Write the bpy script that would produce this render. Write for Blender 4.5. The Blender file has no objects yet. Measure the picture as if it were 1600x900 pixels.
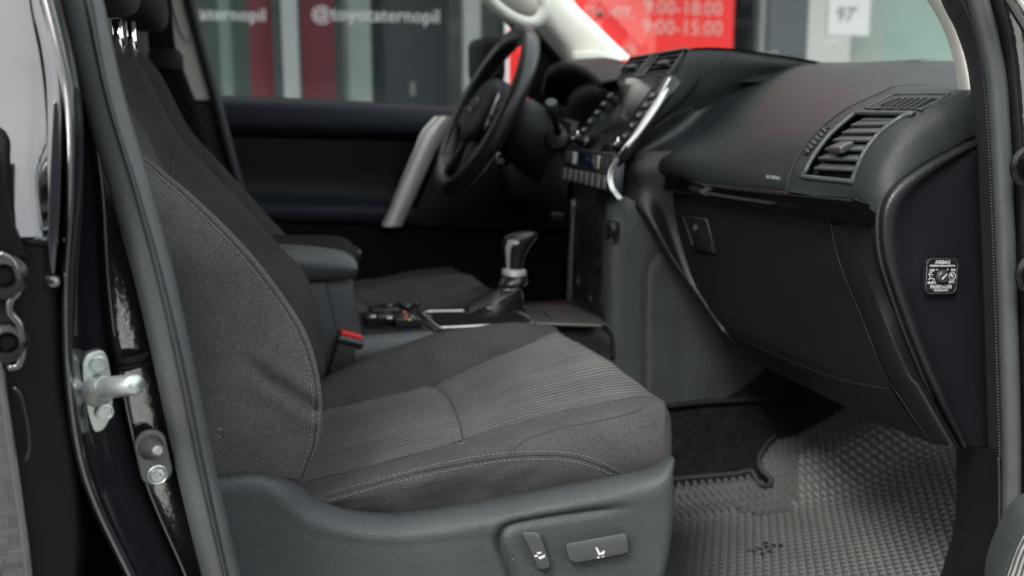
import bpy, bmesh, math, random
from mathutils import Vector, Matrix, noise
from mathutils.bvhtree import BVHTree
random.seed(7)
R = math.radians
scene = bpy.context.scene
COL = scene.collection

# ------------------------------------------------------------------ camera
F = 1555.0                      # focal length in pixels of a 1600 px wide frame
YAW, PITCH, CZ = R(17), R(10.2), 1.15
CAM = Vector((0, 0, CZ))
cd = bpy.data.cameras.new('camera')
cam = bpy.data.objects.new('camera', cd)
COL.objects.link(cam)
cam.location = CAM
cam.rotation_euler = (R(90) - PITCH, 0, -YAW)
cd.sensor_width = 36.0
cd.lens = F * 36 / 1600
cd.clip_start = 0.02
cd.clip_end = 500
cd.dof.use_dof = True
cd.dof.focus_distance = 1.05
cd.dof.aperture_fstop = 4.3
scene.camera = cam

# ------------------------------------------------------------------ sky and sun (overcast day)
W = bpy.data.worlds.new('World')
scene.world = W
W.use_nodes = True
wn, wl = W.node_tree.nodes, W.node_tree.links
for n in list(wn): wn.remove(n)
SUN_EL, SUN_AZ = R(46), R(224)      # azimuth measured clockwise from +Y (north)
sky = wn.new('ShaderNodeTexSky'); sky.sky_type = 'NISHITA'; sky.sun_disc = False
sky.sun_elevation = SUN_EL; sky.sun_rotation = SUN_AZ
sky.air_density = 1.2; sky.dust_density = 5.0; sky.ozone_density = 1.0
tc = wn.new('ShaderNodeTexCoord')
nz = wn.new('ShaderNodeTexNoise'); nz.inputs['Scale'].default_value = 2.2; nz.inputs['Detail'].default_value = 6
mp = wn.new('ShaderNodeMapping'); mp.inputs['Scale'].default_value = (1, 1, 2.2)
wl.new(tc.outputs['Generated'], mp.inputs['Vector']); wl.new(mp.outputs[0], nz.inputs['Vector'])
cr = wn.new('ShaderNodeValToRGB')
cr.color_ramp.elements[0].position = .32; cr.color_ramp.elements[0].color = (4.9, 5.6, 6.3, 1)
cr.color_ramp.elements[1].position = .66; cr.color_ramp.elements[1].color = (12.5, 12.6, 12.3, 1)
wl.new(nz.outputs['Fac'], cr.inputs['Fac'])
mx = wn.new('ShaderNodeMix'); mx.data_type = 'RGBA'; mx.inputs['Factor'].default_value = .85
wl.new(sky.outputs[0], mx.inputs[6]); wl.new(cr.outputs[0], mx.inputs[7])
bg = wn.new('ShaderNodeBackground'); bg.inputs['Strength'].default_value = 0.10
wo = wn.new('ShaderNodeOutputWorld')
wl.new(mx.outputs[2], bg.inputs['Color']); wl.new(bg.outputs[0], wo.inputs['Surface'])

sl = bpy.data.lights.new('sun', 'SUN'); sl.energy = 1.5; sl.angle = R(20); sl.color = (1, .96, .9)
so = bpy.data.objects.new('sun', sl); COL.objects.link(so)
sdir = Vector((math.sin(SUN_AZ) * math.cos(SUN_EL), math.cos(SUN_AZ) * math.cos(SUN_EL), math.sin(SUN_EL)))
so.rotation_euler = (-sdir).to_track_quat('-Z', 'Y').to_euler()
so.location = sdir * 20

scene.view_settings.view_transform = 'Standard'
scene.view_settings.look = 'None'
scene.view_settings.exposure = 2.08
scene.view_settings.gamma = 1.0
scene.render.engine = 'CYCLES'
scene.cycles.use_denoising = True
scene.cycles.max_bounces = 8
scene.cycles.diffuse_bounces = 4
scene.cycles.transparent_max_bounces = 12
scene.cycles.caustics_reflective = False
scene.cycles.caustics_refractive = False

# ------------------------------------------------------------------ measuring
_fw = Vector((math.sin(YAW) * math.cos(PITCH), math.cos(YAW) * math.cos(PITCH), -math.sin(PITCH)))
_rt = Vector((math.cos(YAW), -math.sin(YAW), 0))
_up = _rt.cross(_fw)
def ray(px, py): return (_fw + _rt * ((px - 800) / F) + _up * ((450 - py) / F))
def PY(px, py, Y): d = ray(px, py); return CAM + d * (Y / d.y)
def PX(px, py, X): d = ray(px, py); return CAM + d * (X / d.x)
def PZ(px, py, Z): d = ray(px, py); return CAM + d * ((Z - CZ) / d.z)
def pix(p):
    v = p - CAM; z = v.dot(_fw)
    return (800 + F * v.dot(_rt) / z, 450 - F * v.dot(_up) / z)
def Yr(pts, Y=None): return [PY(p[0], p[1], p[2] if len(p) > 2 else Y) for p in pts]
def Xr(pts, X=None): return [PX(p[0], p[1], p[2] if len(p) > 2 else X) for p in pts]
def Zr(pts, Z=None): return [PZ(p[0], p[1], p[2] if len(p) > 2 else Z) for p in pts]
V = Vector

def cr_pt(P, i, t):
    p1, p2 = P[i], P[min(i + 1, len(P) - 1)]
    p0 = P[i - 1] if i > 0 else p1 * 2 - p2
    p3 = P[i + 2] if i + 2 < len(P) else p2 * 2 - p1
    t2, t3 = t * t, t * t * t
    return (p0 * (-t + 2 * t2 - t3) + p1 * (2 - 5 * t2 + 3 * t3) + p2 * (t + 4 * t2 - 3 * t3) + p3 * (t3 - t2)) * .5
def cr_index(P, k):                 # k samples per span, control points kept
    out = []
    for i in range(len(P) - 1):
        for j in range(k): out.append(cr_pt(P, i, j / k))
    out.append(P[-1].copy()); return out
def cr_arc(P, n, closed=False):     # n samples evenly by length
    if closed: P = [P[-1]] + list(P) + [P[0], P[1]]
    D = []
    for i in range(len(P) - 1):
        if closed and (i == 0 or i == len(P) - 2): continue
        for j in range(16): D.append(cr_pt(P, i, j / 16))
    D.append(P[-2].copy() if closed else P[-1].copy())
    L = [0]
    for a, b in zip(D, D[1:]): L.append(L[-1] + (b - a).length)
    out = []; k = 0
    m = n if not closed else n + 1
    for s in range(m):
        t = L[-1] * s / (m - 1)
        while k < len(L) - 2 and L[k + 1] < t: k += 1
        f = (t - L[k]) / max(L[k + 1] - L[k], 1e-9)
        out.append(D[k].lerp(D[k + 1], min(max(f, 0), 1)))
    return out[:-1] if closed else out

# ------------------------------------------------------------------ objects
ORG = {}
def origin(p): return ORG.get(p.name, V((0, 0, 0))) if p else V((0, 0, 0))
def thing(name, label, cat, loc, group=None, kind=None):
    o = bpy.data.objects.new(name, None); COL.objects.link(o)
    o.location = loc; o.empty_display_size = .05
    o['label'] = label; o['category'] = cat
    if group: o['group'] = group
    if kind: o['kind'] = kind
    ORG[o.name] = V(loc); return o
def tag(o, label=None, cat=None, group=None, kind=None):
    if label: o['label'] = label
    if cat: o['category'] = cat
    if group: o['group'] = group
    if kind: o['kind'] = kind
    return o
def mk(name, vs, fs, mat, parent=None, smooth=True, uvs=None, sol=0, sub=0, bev=0, offs=1, auto=None, loc=None):
    og = origin(parent)
    sh = og if loc is None else loc
    me = bpy.data.meshes.new(name)
    me.from_pydata([tuple(V(v) - sh) for v in vs], [], fs)
    if uvs:
        l = me.uv_layers.new(name='UVMap')
        for lp in me.loops: l.data[lp.index].uv = uvs[lp.vertex_index]
    me.materials.append(mat)
    me.update()
    o = bpy.data.objects.new(name, me); COL.objects.link(o)
    if parent:
        o.parent = parent; o.location = sh - og
    else: o.location = sh
    ORG[o.name] = sh
    bm = bmesh.new(); bm.from_mesh(me)
    if bev:
        es = [e for e in bm.edges if len(e.link_faces) == 2 and e.calc_face_angle(0) > R(28)]
        bmesh.ops.recalc_face_normals(bm, faces=bm.faces)
        bmesh.ops.bevel(bm, geom=es, offset=bev, segments=3, affect='EDGES', profile=.5, clamp_overlap=True)
    for f in bm.faces: f.smooth = smooth
    if auto is not None or bev:
        a = auto if auto is not None else R(50)
        for e in bm.edges:
            if len(e.link_faces) == 2 and e.calc_face_angle(0) > a: e.smooth = False
    bm.to_mesh(me); bm.free()
    if sub: m = o.modifiers.new('sub', 'SUBSURF'); m.levels = m.render_levels = sub
    if sol:
        m = o.modifiers.new('sol', 'SOLIDIFY'); m.thickness = sol; m.offset = offs
    return o

class Grid:
    """smooth surface through rows of control points"""
    def __init__(s, rows, ku=6, kv=5, arc=None):
        if arc: rows = [cr_arc(r, arc) for r in rows]
        else: rows = [cr_index(r, ku) for r in rows]
        s.nu = len(rows[0]); s.kv = kv
        cols = []
        for i in range(s.nu): cols.append(cr_index([r[i] for r in rows], kv))
        s.nv = len(cols[0])
        s.g = [[cols[i][j] for i in range(s.nu)] for j in range(s.nv)]   # g[v][u]
        s.ulen = sum((a - b).length for a, b in zip(s.g[s.nv // 2], s.g[s.nv // 2][1:]))
        c = cols[s.nu // 2]; s.vlen = sum((a - b).length for a, b in zip(c, c[1:]))
    def each(s, fn):
        for r in s.g:
            for i in range(len(r)): r[i] = fn(r[i])
        return s
    def normals(s):
        N = []
        for j in range(s.nv):
            row = []
            for i in range(s.nu):
                du = s.g[j][min(i + 1, s.nu - 1)] - s.g[j][max(i - 1, 0)]
                dv = s.g[min(j + 1, s.nv - 1)][i] - s.g[max(j - 1, 0)][i]
                row.append(du.cross(dv).normalized())
            N.append(row)
        return N
    def build(s, name, mat, parent, r0=None, r1=None, u0=None, u1=None, hole=None, uv='len', **kw):
        a = 0 if r0 is None else r0 * s.kv; b = s.nv - 1 if r1 is None else r1 * s.kv
        u0 = 0 if u0 is None else u0; u1 = s.nu - 1 if u1 is None else u1
        vs, uvs, fs = [], [], []
        w = u1 - u0 + 1
        for j in range(a, b + 1):
            for i in range(u0, u1 + 1):
                vs.append(s.g[j][i]); uvs.append((i / (s.nu - 1) * s.ulen, j / (s.nv - 1) * s.vlen))
        for j in range(b - a):
            for i in range(w - 1):
                f = (j * w + i, j * w + i + 1, (j + 1) * w + i + 1, (j + 1) * w + i)
                if hole:
                    c = (vs[f[0]] + vs[f[1]] + vs[f[2]] + vs[f[3]]) / 4
                    x, y = pix(c)
                    if any(inpoly(x, y, h) for h in hole): continue
                fs.append(f)
        return mk(name, vs, fs, mat, parent, uvs=uvs, **kw)

def inpoly(x, y, P):
    c = False; n = len(P)
    for i in range(n):
        x1, y1 = P[i]; x2, y2 = P[i - 1]
        if (y1 > y) != (y2 > y) and x < (x2 - x1) * (y - y1) / (y2 - y1) + x1: c = not c
    return c
def segdist(x, y, P, closed=False):
    best = 1e9; n = len(P)
    for i in range(n - (0 if closed else 1)):
        x1, y1 = P[i]; x2, y2 = P[(i + 1) % n]
        dx, dy = x2 - x1, y2 - y1
        t = max(0, min(1, ((x - x1) * dx + (y - y1) * dy) / (dx * dx + dy * dy + 1e-9)))
        d = math.hypot(x - x1 - t * dx, y - y1 - t * dy)
        best = min(best, d)
    return best
def sstep(a, b, x):
    t = max(0, min(1, (x - a) / (b - a))); return t * t * (3 - 2 * t)
def smooth2(P, k=6):
    Q = cr_index([V((p[0], p[1], 0)) for p in P], k); return [(q.x, q.y) for q in Q]

def tube_geo(pts, r, n=8, ry=None, closed=False, up=None, r_end=None, caps=True):
    vs, fs = [], []; m = len(pts)
    prev = None
    for i, p in enumerate(pts):
        if closed: t = (pts[(i + 1) % m] - pts[i - 1]).normalized()
        else: t = (pts[min(i + 1, m - 1)] - pts[max(i - 1, 0)]).normalized()
        if up is not None: a = (up - t * up.dot(t)).normalized()
        elif prev is None:
            a = t.orthogonal().normalized()
        else: a = (prev - t * prev.dot(t)).normalized()
        prev = a; b = t.cross(a)
        rr = r[i] if isinstance(r, (list, tuple)) else (r if r_end is None else r + (r_end - r) * i / max(m - 1, 1))
        rb = rr if ry is None else ry * rr / (r if not isinstance(r, (list, tuple)) else r[0])
        for k in range(n):
            an = 2 * math.pi * k / n
            vs.append(p + a * (rr * math.cos(an)) + b * (rb * math.sin(an)))
    for i in range(m if closed else m - 1):
        for k in range(n):
            j = (i + 1) % m
            fs.append((i * n + k, i * n + (k + 1) % n, j * n + (k + 1) % n, j * n + k))
    if caps and not closed:
        fs.append(tuple(range(n))[::-1]); fs.append(tuple((m - 1) * n + k for k in range(n)))
    return vs, fs
def tube(name, pts, r, mat, parent, n=8, res=None, **kw):
    gk = {k: kw.pop(k) for k in ('ry', 'closed', 'up', 'r_end', 'caps') if k in kw}
    if res: pts = cr_arc(pts, res, closed=gk.get('closed', False))
    vs, fs = tube_geo(pts, r, n, **gk)
    return mk(name, vs, fs, mat, parent, **kw)
def merge(L):
    vs, fs = [], []
    for a, b in L:
        o = len(vs); vs += a; fs += [tuple(i + o for i in f) for f in b]
    return vs, fs
def box_geo(c, ax, ay, az, sx, sy, sz):
    vs = [V(c) + V(ax) * (sx / 2 * i) + V(ay) * (sy / 2 * j) + V(az) * (sz / 2 * k) for i in (-1, 1) for j in (-1, 1) for k in (-1, 1)]
    return vs, [(0, 1, 3, 2), (4, 6, 7, 5), (0, 4, 5, 1), (2, 3, 7, 6), (0, 2, 6, 4), (1, 5, 7, 3)]
EX, EY, EZ = V((1, 0, 0)), V((0, 1, 0)), V((0, 0, 1))
def box(name, c, s, mat, parent, bev=.002, axes=(EX, EY, EZ), **kw):
    vs, fs = box_geo(c, *axes, *s)
    return mk(name, vs, fs, mat, parent, bev=bev, smooth=bool(bev), **kw)
def prism_geo(P, d):                 # P list of 3D points (planar-ish), d extrusion vector
    n = len(P); vs = [V(p) for p in P] + [V(p) + d for p in P]
    return vs, [tuple(range(n))[::-1], tuple(range(n, 2 * n))] + [(i, (i + 1) % n, (i + 1) % n + n, i + n) for i in range(n)]
def prism(name, P, d, mat, parent, bev=.0015, **kw):
    vs, fs = prism_geo(P, d)
    o = mk(name, vs, fs, mat, parent, bev=bev, smooth=bool(bev), **kw)
    bm = bmesh.new(); bm.from_mesh(o.data); bmesh.ops.recalc_face_normals(bm, faces=bm.faces); bm.to_mesh(o.data); bm.free()
    return o
def roundpoly(P, r, k=4):            # 2D polygon with rounded corners
    out = []; n = len(P)
    for i in range(n):
        a, b, c = V(P[i - 1]).to_2d(), V(P[i]).to_2d(), V(P[(i + 1) % n]).to_2d()
        u, w = (a - b), (c - b)
        rr = min(r, u.length * .45, w.length * .45)
        p, q = b + u.normalized() * rr, b + w.normalized() * rr
        for j in range(k + 1):
            t = j / k
            out.append(tuple(p * (1 - t) ** 2 + b * 2 * t * (1 - t) + q * t * t))
    return out
def lathe_geo(c, axis, prof, n=20):  # prof: (radius, height)
    axis = V(axis).normalized(); a = axis.orthogonal().normalized(); b = axis.cross(a)
    vs, fs = [], []
    for r, h in prof:
        for k in range(n):
            t = 2 * math.pi * k / n
            vs.append(V(c) + axis * h + (a * math.cos(t) + b * math.sin(t)) * r)
    for i in range(len(prof) - 1):
        for k in range(n): fs.append((i * n + k, i * n + (k + 1) % n, (i + 1) * n + (k + 1) % n, (i + 1) * n + k))
    fs.append(tuple((len(prof) - 1) * n + k for k in range(n))); fs.append(tuple(range(n))[::-1])
    return vs, fs
def lathe(name, c, axis, prof, mat, parent, n=20, **kw):
    kw.setdefault('auto', R(40))
    vs, fs = lathe_geo(c, axis, prof, n)
    return mk(name, vs, fs, mat, parent, **kw)

def bvh_of(objs):
    vs, fs = [], []
    for o in objs:
        b = len(vs); og = ORG[o.name]
        vs += [v.co + og for v in o.data.vertices]; fs += [tuple(i + b for i in p.vertices) for p in o.data.polygons]
    return BVHTree.FromPolygons(vs, fs)
def drape(px, bvh, n=60, smooth=True):   # points of the surface under a measured line, with normals
    Q = cr_arc([V((p[0], p[1], 0)) for p in px], n) if smooth else [V((p[0], p[1], 0)) for p in px]
    out = []
    for q in Q:
        d = ray(q.x, q.y).normalized()
        h, nn, _, _ = bvh.ray_cast(CAM, d)
        if h is None: continue
        if nn.dot(d) > 0: nn = -nn
        out.append((h, nn))
    return out
def seam(name, px, bvh, mat, parent, r=.0012, n=60, lift=0.0, **kw):
    D = drape(px, bvh, n)
    if len(D) < 2: print('SEAM MISS', name, px[0]); return None
    pts = [p + nn * lift for p, nn in D]
    return tube(name, pts, r, mat, parent, n=6, **kw)
def stitches(name, lines, bvh, mat, parent, L=.0042, gap=.0018, r=.00055, lift=.0006):
    G = []
    for px in lines:
        D = drape(px, bvh, 260)
        if len(D) < 2: continue
        acc = 0; start = D[0]; s = 0; pts = []
        tot = 0
        for (p, nn), (q, mm) in zip(D, D[1:]):
            pts.append((tot, p + nn * lift)); tot += (q - p).length
        pts.append((tot, D[-1][0] + D[-1][1] * lift))
        def at(t):
            for (a, p), (b, q) in zip(pts, pts[1:]):
                if a <= t <= b: return p.lerp(q, (t - a) / max(b - a, 1e-9))
            return pts[-1][1]
        t = 0
        while t + L < tot:
            G.append(tube_geo([at(t), at(t + L * .5), at(t + L)], [r * .7, r, r * .7], 4)); t += L + gap
    if not G: print('STITCH MISS', name); return None
    vs, fs = merge(G)
    return mk(name, vs, fs, mat, parent)

# frame on a quad: corners TL, TR, BR, BL ; u to the right, v down, h out of the face
class Quad:
    def __init__(s, TL, TR, BR, BL, out):
        s.c = [V(x) for x in (TL, TR, BR, BL)]
        n = (s.c[1] - s.c[0]).cross(s.c[3] - s.c[0]).normalized()
        if n.dot(V(out)) < 0: n = -n
        s.n = n
    def __call__(s, u, v, h=0):
        a = s.c[0].lerp(s.c[1], u); b = s.c[3].lerp(s.c[2], u)
        return a.lerp(b, v) + s.n * h
    def pad(s, name, u0, v0, u1, v1, h0, h1, mat, parent, rnd=0, bev=.0008, **kw):
        P = [(u0, v0), (u1, v0), (u1, v1), (u0, v1)]
        if rnd: P = roundpoly([(p[0], p[1]) for p in P], rnd)
        return prism(name, [s(u, v, h0) for u, v in P], s.n * (h1 - h0), mat, parent, bev=bev, **kw)

def textmesh(name, s, M, size, mat, parent, align='CENTER', ext=.0002, spacing=1.0, bold=0):
    c = bpy.data.curves.new(name, 'FONT'); c.body = s; c.size = size; c.align_x = align; c.align_y = 'CENTER'
    c.extrude = ext; c.space_character = spacing; c.offset = bold; c.resolution_u = 2
    t = bpy.data.objects.new('tmp', c); COL.objects.link(t)
    dg = bpy.context.evaluated_depsgraph_get(); dg.update()
    me = bpy.data.meshes.new_from_object(t.evaluated_get(dg))
    bpy.data.objects.remove(t)
    og = origin(parent)
    me.transform(Matrix.Translation(-og) @ M)
    me.materials.clear(); me.materials.append(mat)
    o = bpy.data.objects.new(name, me); COL.objects.link(o); o.parent = parent
    ORG[o.name] = og
    return o
def frameM(c, x, y):
    x = V(x).normalized(); y = V(y).normalized(); z = x.cross(y).normalized(); y = z.cross(x)
    M = Matrix((x, y, z)).transposed().to_4x4(); M.translation = V(c); return M

# ------------------------------------------------------------------ materials
def mat(name, col, rough=.5, metal=0, spec=.5, coat=0, bump=None, var=0, vscale=8, ior=1.45, sheen=0, emit=None, col2=None, speck=0, sscale=520, dust=0, dscale=55):
    m = bpy.data.materials.new(name); m.use_nodes = True
    N, L = m.node_tree.nodes, m.node_tree.links
    b = N['Principled BSDF']
    b.inputs['Base Color'].default_value = (*col, 1); b.inputs['Roughness'].default_value = rough
    b.inputs['Metallic'].default_value = metal; b.inputs['IOR'].default_value = ior
    b.inputs['Specular IOR Level'].default_value = spec
    b.inputs['Coat Weight'].default_value = coat; b.inputs['Coat Roughness'].default_value = .03
    if sheen:
        b.inputs['Sheen Weight'].default_value = sheen; b.inputs['Sheen Roughness'].default_value = .6
    if emit: b.inputs['Emission Color'].default_value = (*emit[0], 1); b.inputs['Emission Strength'].default_value = emit[1]
    tc = N.new('ShaderNodeTexCoord')
    if var:
        n = N.new('ShaderNodeTexNoise'); n.inputs['Scale'].default_value = vscale; n.inputs['Detail'].default_value = 8; n.inputs['Roughness'].default_value = .6
        L.new(tc.outputs['Object'], n.inputs['Vector'])
        r = N.new('ShaderNodeValToRGB'); r.color_ramp.elements[0].position = .3; r.color_ramp.elements[1].position = .72
        c2 = col2 or tuple(min(1, c * (1 + var)) for c in col); c1 = tuple(c * (1 - var) for c in col) if not col2 else col
        r.color_ramp.elements[0].color = (*c1, 1); r.color_ramp.elements[1].color = (*c2, 1)
        L.new(n.outputs['Fac'], r.inputs['Fac']); L.new(r.outputs[0], b.inputs['Base Color'])
        mr = N.new('ShaderNodeMapRange'); mr.inputs['To Min'].default_value = rough * .88; mr.inputs['To Max'].default_value = min(1, rough * 1.14)
        L.new(n.outputs['Fac'], mr.inputs['Value']); L.new(mr.outputs[0], b.inputs['Roughness'])
    if speck:
        n2 = N.new('ShaderNodeTexNoise'); n2.inputs['Scale'].default_value = sscale; n2.inputs['Detail'].default_value = 3; n2.inputs['Roughness'].default_value = .7
        L.new(tc.outputs['Object'], n2.inputs['Vector'])
        m2 = N.new('ShaderNodeMapRange'); m2.inputs['From Min'].default_value = .32; m2.inputs['From Max'].default_value = .68
        m2.inputs['To Min'].default_value = 1 - speck; m2.inputs['To Max'].default_value = 1 + speck
        L.new(n2.outputs['Fac'], m2.inputs['Value'])
        h2 = N.new('ShaderNodeHueSaturation'); L.new(m2.outputs[0], h2.inputs['Value'])
        src = b.inputs['Base Color'].links[0].from_socket if b.inputs['Base Color'].links else None
        if src: L.new(src, h2.inputs['Color'])
        else: h2.inputs['Color'].default_value = (*col, 1)
        L.new(h2.outputs[0], b.inputs['Base Color'])
    if dust:      # scattered lint and dust specks
        vo = N.new('ShaderNodeTexVoronoi'); vo.inputs['Scale'].default_value = dscale; vo.inputs['Randomness'].default_value = 1
        L.new(tc.outputs['Object'], vo.inputs['Vector'])
        sepc = N.new('ShaderNodeSeparateColor'); L.new(vo.outputs['Color'], sepc.inputs[0])
        gt = N.new('ShaderNodeMath'); gt.operation = 'GREATER_THAN'; gt.inputs[1].default_value = .72; L.new(sepc.outputs[0], gt.inputs[0])
        lt = N.new('ShaderNodeMath'); lt.operation = 'LESS_THAN'; lt.inputs[1].default_value = .045; L.new(vo.outputs['Distance'], lt.inputs[0])
        mm = N.new('ShaderNodeMath'); mm.operation = 'MULTIPLY'; L.new(gt.outputs[0], mm.inputs[0]); L.new(lt.outputs[0], mm.inputs[1])
        m3 = N.new('ShaderNodeMath'); m3.operation = 'MULTIPLY'; m3.inputs[1].default_value = dust; L.new(mm.outputs[0], m3.inputs[0])
        mc = N.new('ShaderNodeMix'); mc.data_type = 'RGBA'; mc.inputs[7].default_value = (.16, .155, .15, 1)
        L.new(m3.outputs[0], mc.inputs['Factor'])
        if b.inputs['Base Color'].links: L.new(b.inputs['Base Color'].links[0].from_socket, mc.inputs[6])
        else: mc.inputs[6].default_value = (*col, 1)
        L.new(mc.outputs[2], b.inputs['Base Color'])
    prev = None
    for k, sc, st, dist in (bump or []):
        if k == 'noise':
            t = N.new('ShaderNodeTexNoise'); t.inputs['Scale'].default_value = sc; t.inputs['Detail'].default_value = 4
            out = t.outputs['Fac']
        elif k == 'grain':
            t = N.new('ShaderNodeTexVoronoi'); t.feature = 'SMOOTH_F1'; t.inputs['Scale'].default_value = sc
            t.inputs['Smoothness'].default_value = .6; out = t.outputs['Distance']
        L.new(tc.outputs['Object'], t.inputs['Vector'])
        bu = N.new('ShaderNodeBump'); bu.inputs['Strength'].default_value = st; bu.inputs['Distance'].default_value = dist
        L.new(out, bu.inputs['Height'])
        if prev: L.new(prev.outputs[0], bu.inputs['Normal'])
        prev = bu
    if prev: L.new(prev.outputs[0], b.inputs['Normal'])
    return m
def rib_mat(name, c_lo, c_hi, period, axis='v', strength=.6, rough=.9, second=None):
    """corduroy-like fabric: ribs along one UV direction (UV in metres)"""
    m = mat(name, c_hi, rough, sheen=.03, spec=.08)
    N, L = m.node_tree.nodes, m.node_tree.links; b = N['Principled BSDF']
    uv = N.new('ShaderNodeTexCoord'); sp = N.new('ShaderNodeSeparateXYZ'); L.new(uv.outputs['UV'], sp.inputs[0])
    src = sp.outputs['Y' if axis == 'v' else 'X']
    oth = sp.outputs['X' if axis == 'v' else 'Y']
    wob = N.new('ShaderNodeTexNoise'); wob.inputs['Scale'].default_value = 14; wob.inputs['Detail'].default_value = 2
    L.new(uv.outputs['UV'], wob.inputs['Vector'])
    wa = N.new('ShaderNodeMath'); wa.operation = 'MULTIPLY_ADD'; wa.inputs[1].default_value = .0022
    L.new(wob.outputs['Fac'], wa.inputs[0]); L.new(src, wa.inputs[2])
    mu = N.new('ShaderNodeMath'); mu.operation = 'MULTIPLY'; mu.inputs[1].default_value = 2 * math.pi / period
    L.new(wa.outputs[0], mu.inputs[0])
    si = N.new('ShaderNodeMath'); si.operation = 'SINE'; L.new(mu.outputs[0], si.inputs[0])
    # weave breaks along the rib
    w2 = N.new('ShaderNodeMath'); w2.operation = 'MULTIPLY'; w2.inputs[1].default_value = 2 * math.pi / .0018
    L.new(oth, w2.inputs[0])
    s2 = N.new('ShaderNodeMath'); s2.operation = 'SINE'; L.new(w2.outputs[0], s2.inputs[0])
    ad = N.new('ShaderNodeMath'); ad.operation = 'MULTIPLY_ADD'; ad.inputs[1].default_value = .18
    L.new(s2.outputs[0], ad.inputs[0]); L.new(si.outputs[0], ad.inputs[2])
    mr = N.new('ShaderNodeMapRange'); mr.inputs['From Min'].default_value = -1.1; mr.inputs['From Max'].default_value = 1.0
    L.new(ad.outputs[0], mr.inputs['Value'])
    # worn, slightly dusty areas
    nb = N.new('ShaderNodeTexNoise'); nb.inputs['Scale'].default_value = 9; nb.inputs['Detail'].default_value = 6
    L.new(uv.outputs['UV'], nb.inputs['Vector'])
    cr_ = N.new('ShaderNodeMix'); cr_.data_type = 'RGBA'; cr_.inputs[6].default_value = (*c_lo, 1); cr_.inputs[7].default_value = (*c_hi, 1)
    L.new(mr.outputs[0], cr_.inputs['Factor'])
    mpn = N.new('ShaderNodeMapping'); mpn.inputs['Scale'].default_value = ((5, 150, 1) if axis == 'v' else (150, 5, 1))
    nst = N.new('ShaderNodeTexNoise'); nst.inputs['Scale'].default_value = 1; nst.inputs['Detail'].default_value = 4
    L.new(uv.outputs['UV'], mpn.inputs[0]); L.new(mpn.outputs[0], nst.inputs['Vector'])
    nsp = N.new('ShaderNodeTexNoise'); nsp.inputs['Scale'].default_value = 480; nsp.inputs['Detail'].default_value = 3
    L.new(uv.outputs['UV'], nsp.inputs['Vector'])
    adn = N.new('ShaderNodeMath'); adn.operation = 'ADD'; L.new(nst.outputs['Fac'], adn.inputs[0]); L.new(nsp.outputs['Fac'], adn.inputs[1])
    mrn = N.new('ShaderNodeMapRange'); mrn.inputs['From Min'].default_value = .7; mrn.inputs['From Max'].default_value = 1.3; mrn.inputs['To Min'].default_value = .6; mrn.inputs['To Max'].default_value = 1.4
    L.new(adn.outputs[0], mrn.inputs['Value'])
    mfac = N.new('ShaderNodeMath'); mfac.operation = 'MULTIPLY'; L.new(mr.outputs[0], mfac.inputs[0]); L.new(mrn.outputs[0], mfac.inputs[1]); mfac.use_clamp = True
    L.new(mfac.outputs[0], cr_.inputs['Factor'])
    hv = N.new('ShaderNodeHueSaturation'); vr = N.new('ShaderNodeMapRange'); vr.inputs['From Min'].default_value = .3; vr.inputs['From Max'].default_value = .7
    vr.inputs['To Min'].default_value = .7; vr.inputs['To Max'].default_value = 1.25
    L.new(nb.outputs['Fac'], vr.inputs['Value']); L.new(vr.outputs[0], hv.inputs['Value'])
    L.new(cr_.outputs[2], hv.inputs['Color']); L.new(hv.outputs[0], b.inputs['Base Color'])
    bu = N.new('ShaderNodeBump'); bu.inputs['Strength'].default_value = strength; bu.inputs['Distance'].default_value = .0012
    L.new(mr.outputs[0], bu.inputs['Height']); L.new(bu.outputs[0], b.inputs['Normal'])
    return m
def glass_mat(name, tint=(.75, .8, .8), refl=1.0):
    m = bpy.data.materials.new(name); m.use_nodes = True
    N, L = m.node_tree.nodes, m.node_tree.links
    for n in list(N): N.remove(n)
    o = N.new('ShaderNodeOutputMaterial'); t = N.new('ShaderNodeBsdfTransparent'); t.inputs[0].default_value = (*tint, 1)
    g = N.new('ShaderNodeBsdfGlossy'); g.inputs['Roughness'].default_value = .02
    f = N.new('ShaderNodeFresnel'); f.inputs['IOR'].default_value = 1.5
    mu = N.new('ShaderNodeMath'); mu.operation = 'MULTIPLY'; mu.inputs[1].default_value = refl
    L.new(f.outputs[0], mu.inputs[0])
    x = N.new('ShaderNodeMixShader'); L.new(mu.outputs[0], x.inputs[0]); L.new(t.outputs[0], x.inputs[1]); L.new(g.outputs[0], x.inputs[2])
    L.new(x.outputs[0], o.inputs['Surface']); return m

M_FAB = mat('seat_fabric', (.0205, .0205, .021), .92, spec=.08, sheen=.02, var=.25, vscale=11, speck=.35, bump=[('noise', 700, .8, .0012), ('noise', 14, .25, .004)])
M_FABN = mat('seat_side_fabric', (.050, .0505, .0515), .9, dust=.8, dscale=35, spec=.08, sheen=.02, var=.25, vscale=9, speck=.38, bump=[('noise', 800, .8, .0011), ('noise', 12, .2, .004)])
M_FABB = mat('cushion_bolster_fabric', (.033, .0328, .0328), .9, spec=.08, speck=.38, var=.25, vscale=10, bump=[('noise', 800, .8, .0011), ('noise', 12, .3, .004)])
M_RIB = rib_mat('ribbed_seat_fabric', (.010, .0098, .0097), (.086, .0855, .0845), .0052, strength=1.0)
M_RIBV = rib_mat('ribbed_backrest_fabric', (.006, .006, .006), (.060, .060, .060), .0042)
M_FABC = mat('cushion_side_fabric', (.0345, .0342, .0342), .9, spec=.08, sheen=.02, dust=.6, dscale=40, speck=.38, var=.22, vscale=9, bump=[('noise', 800, .8, .0011), ('noise', 12, .3, .004)])
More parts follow.
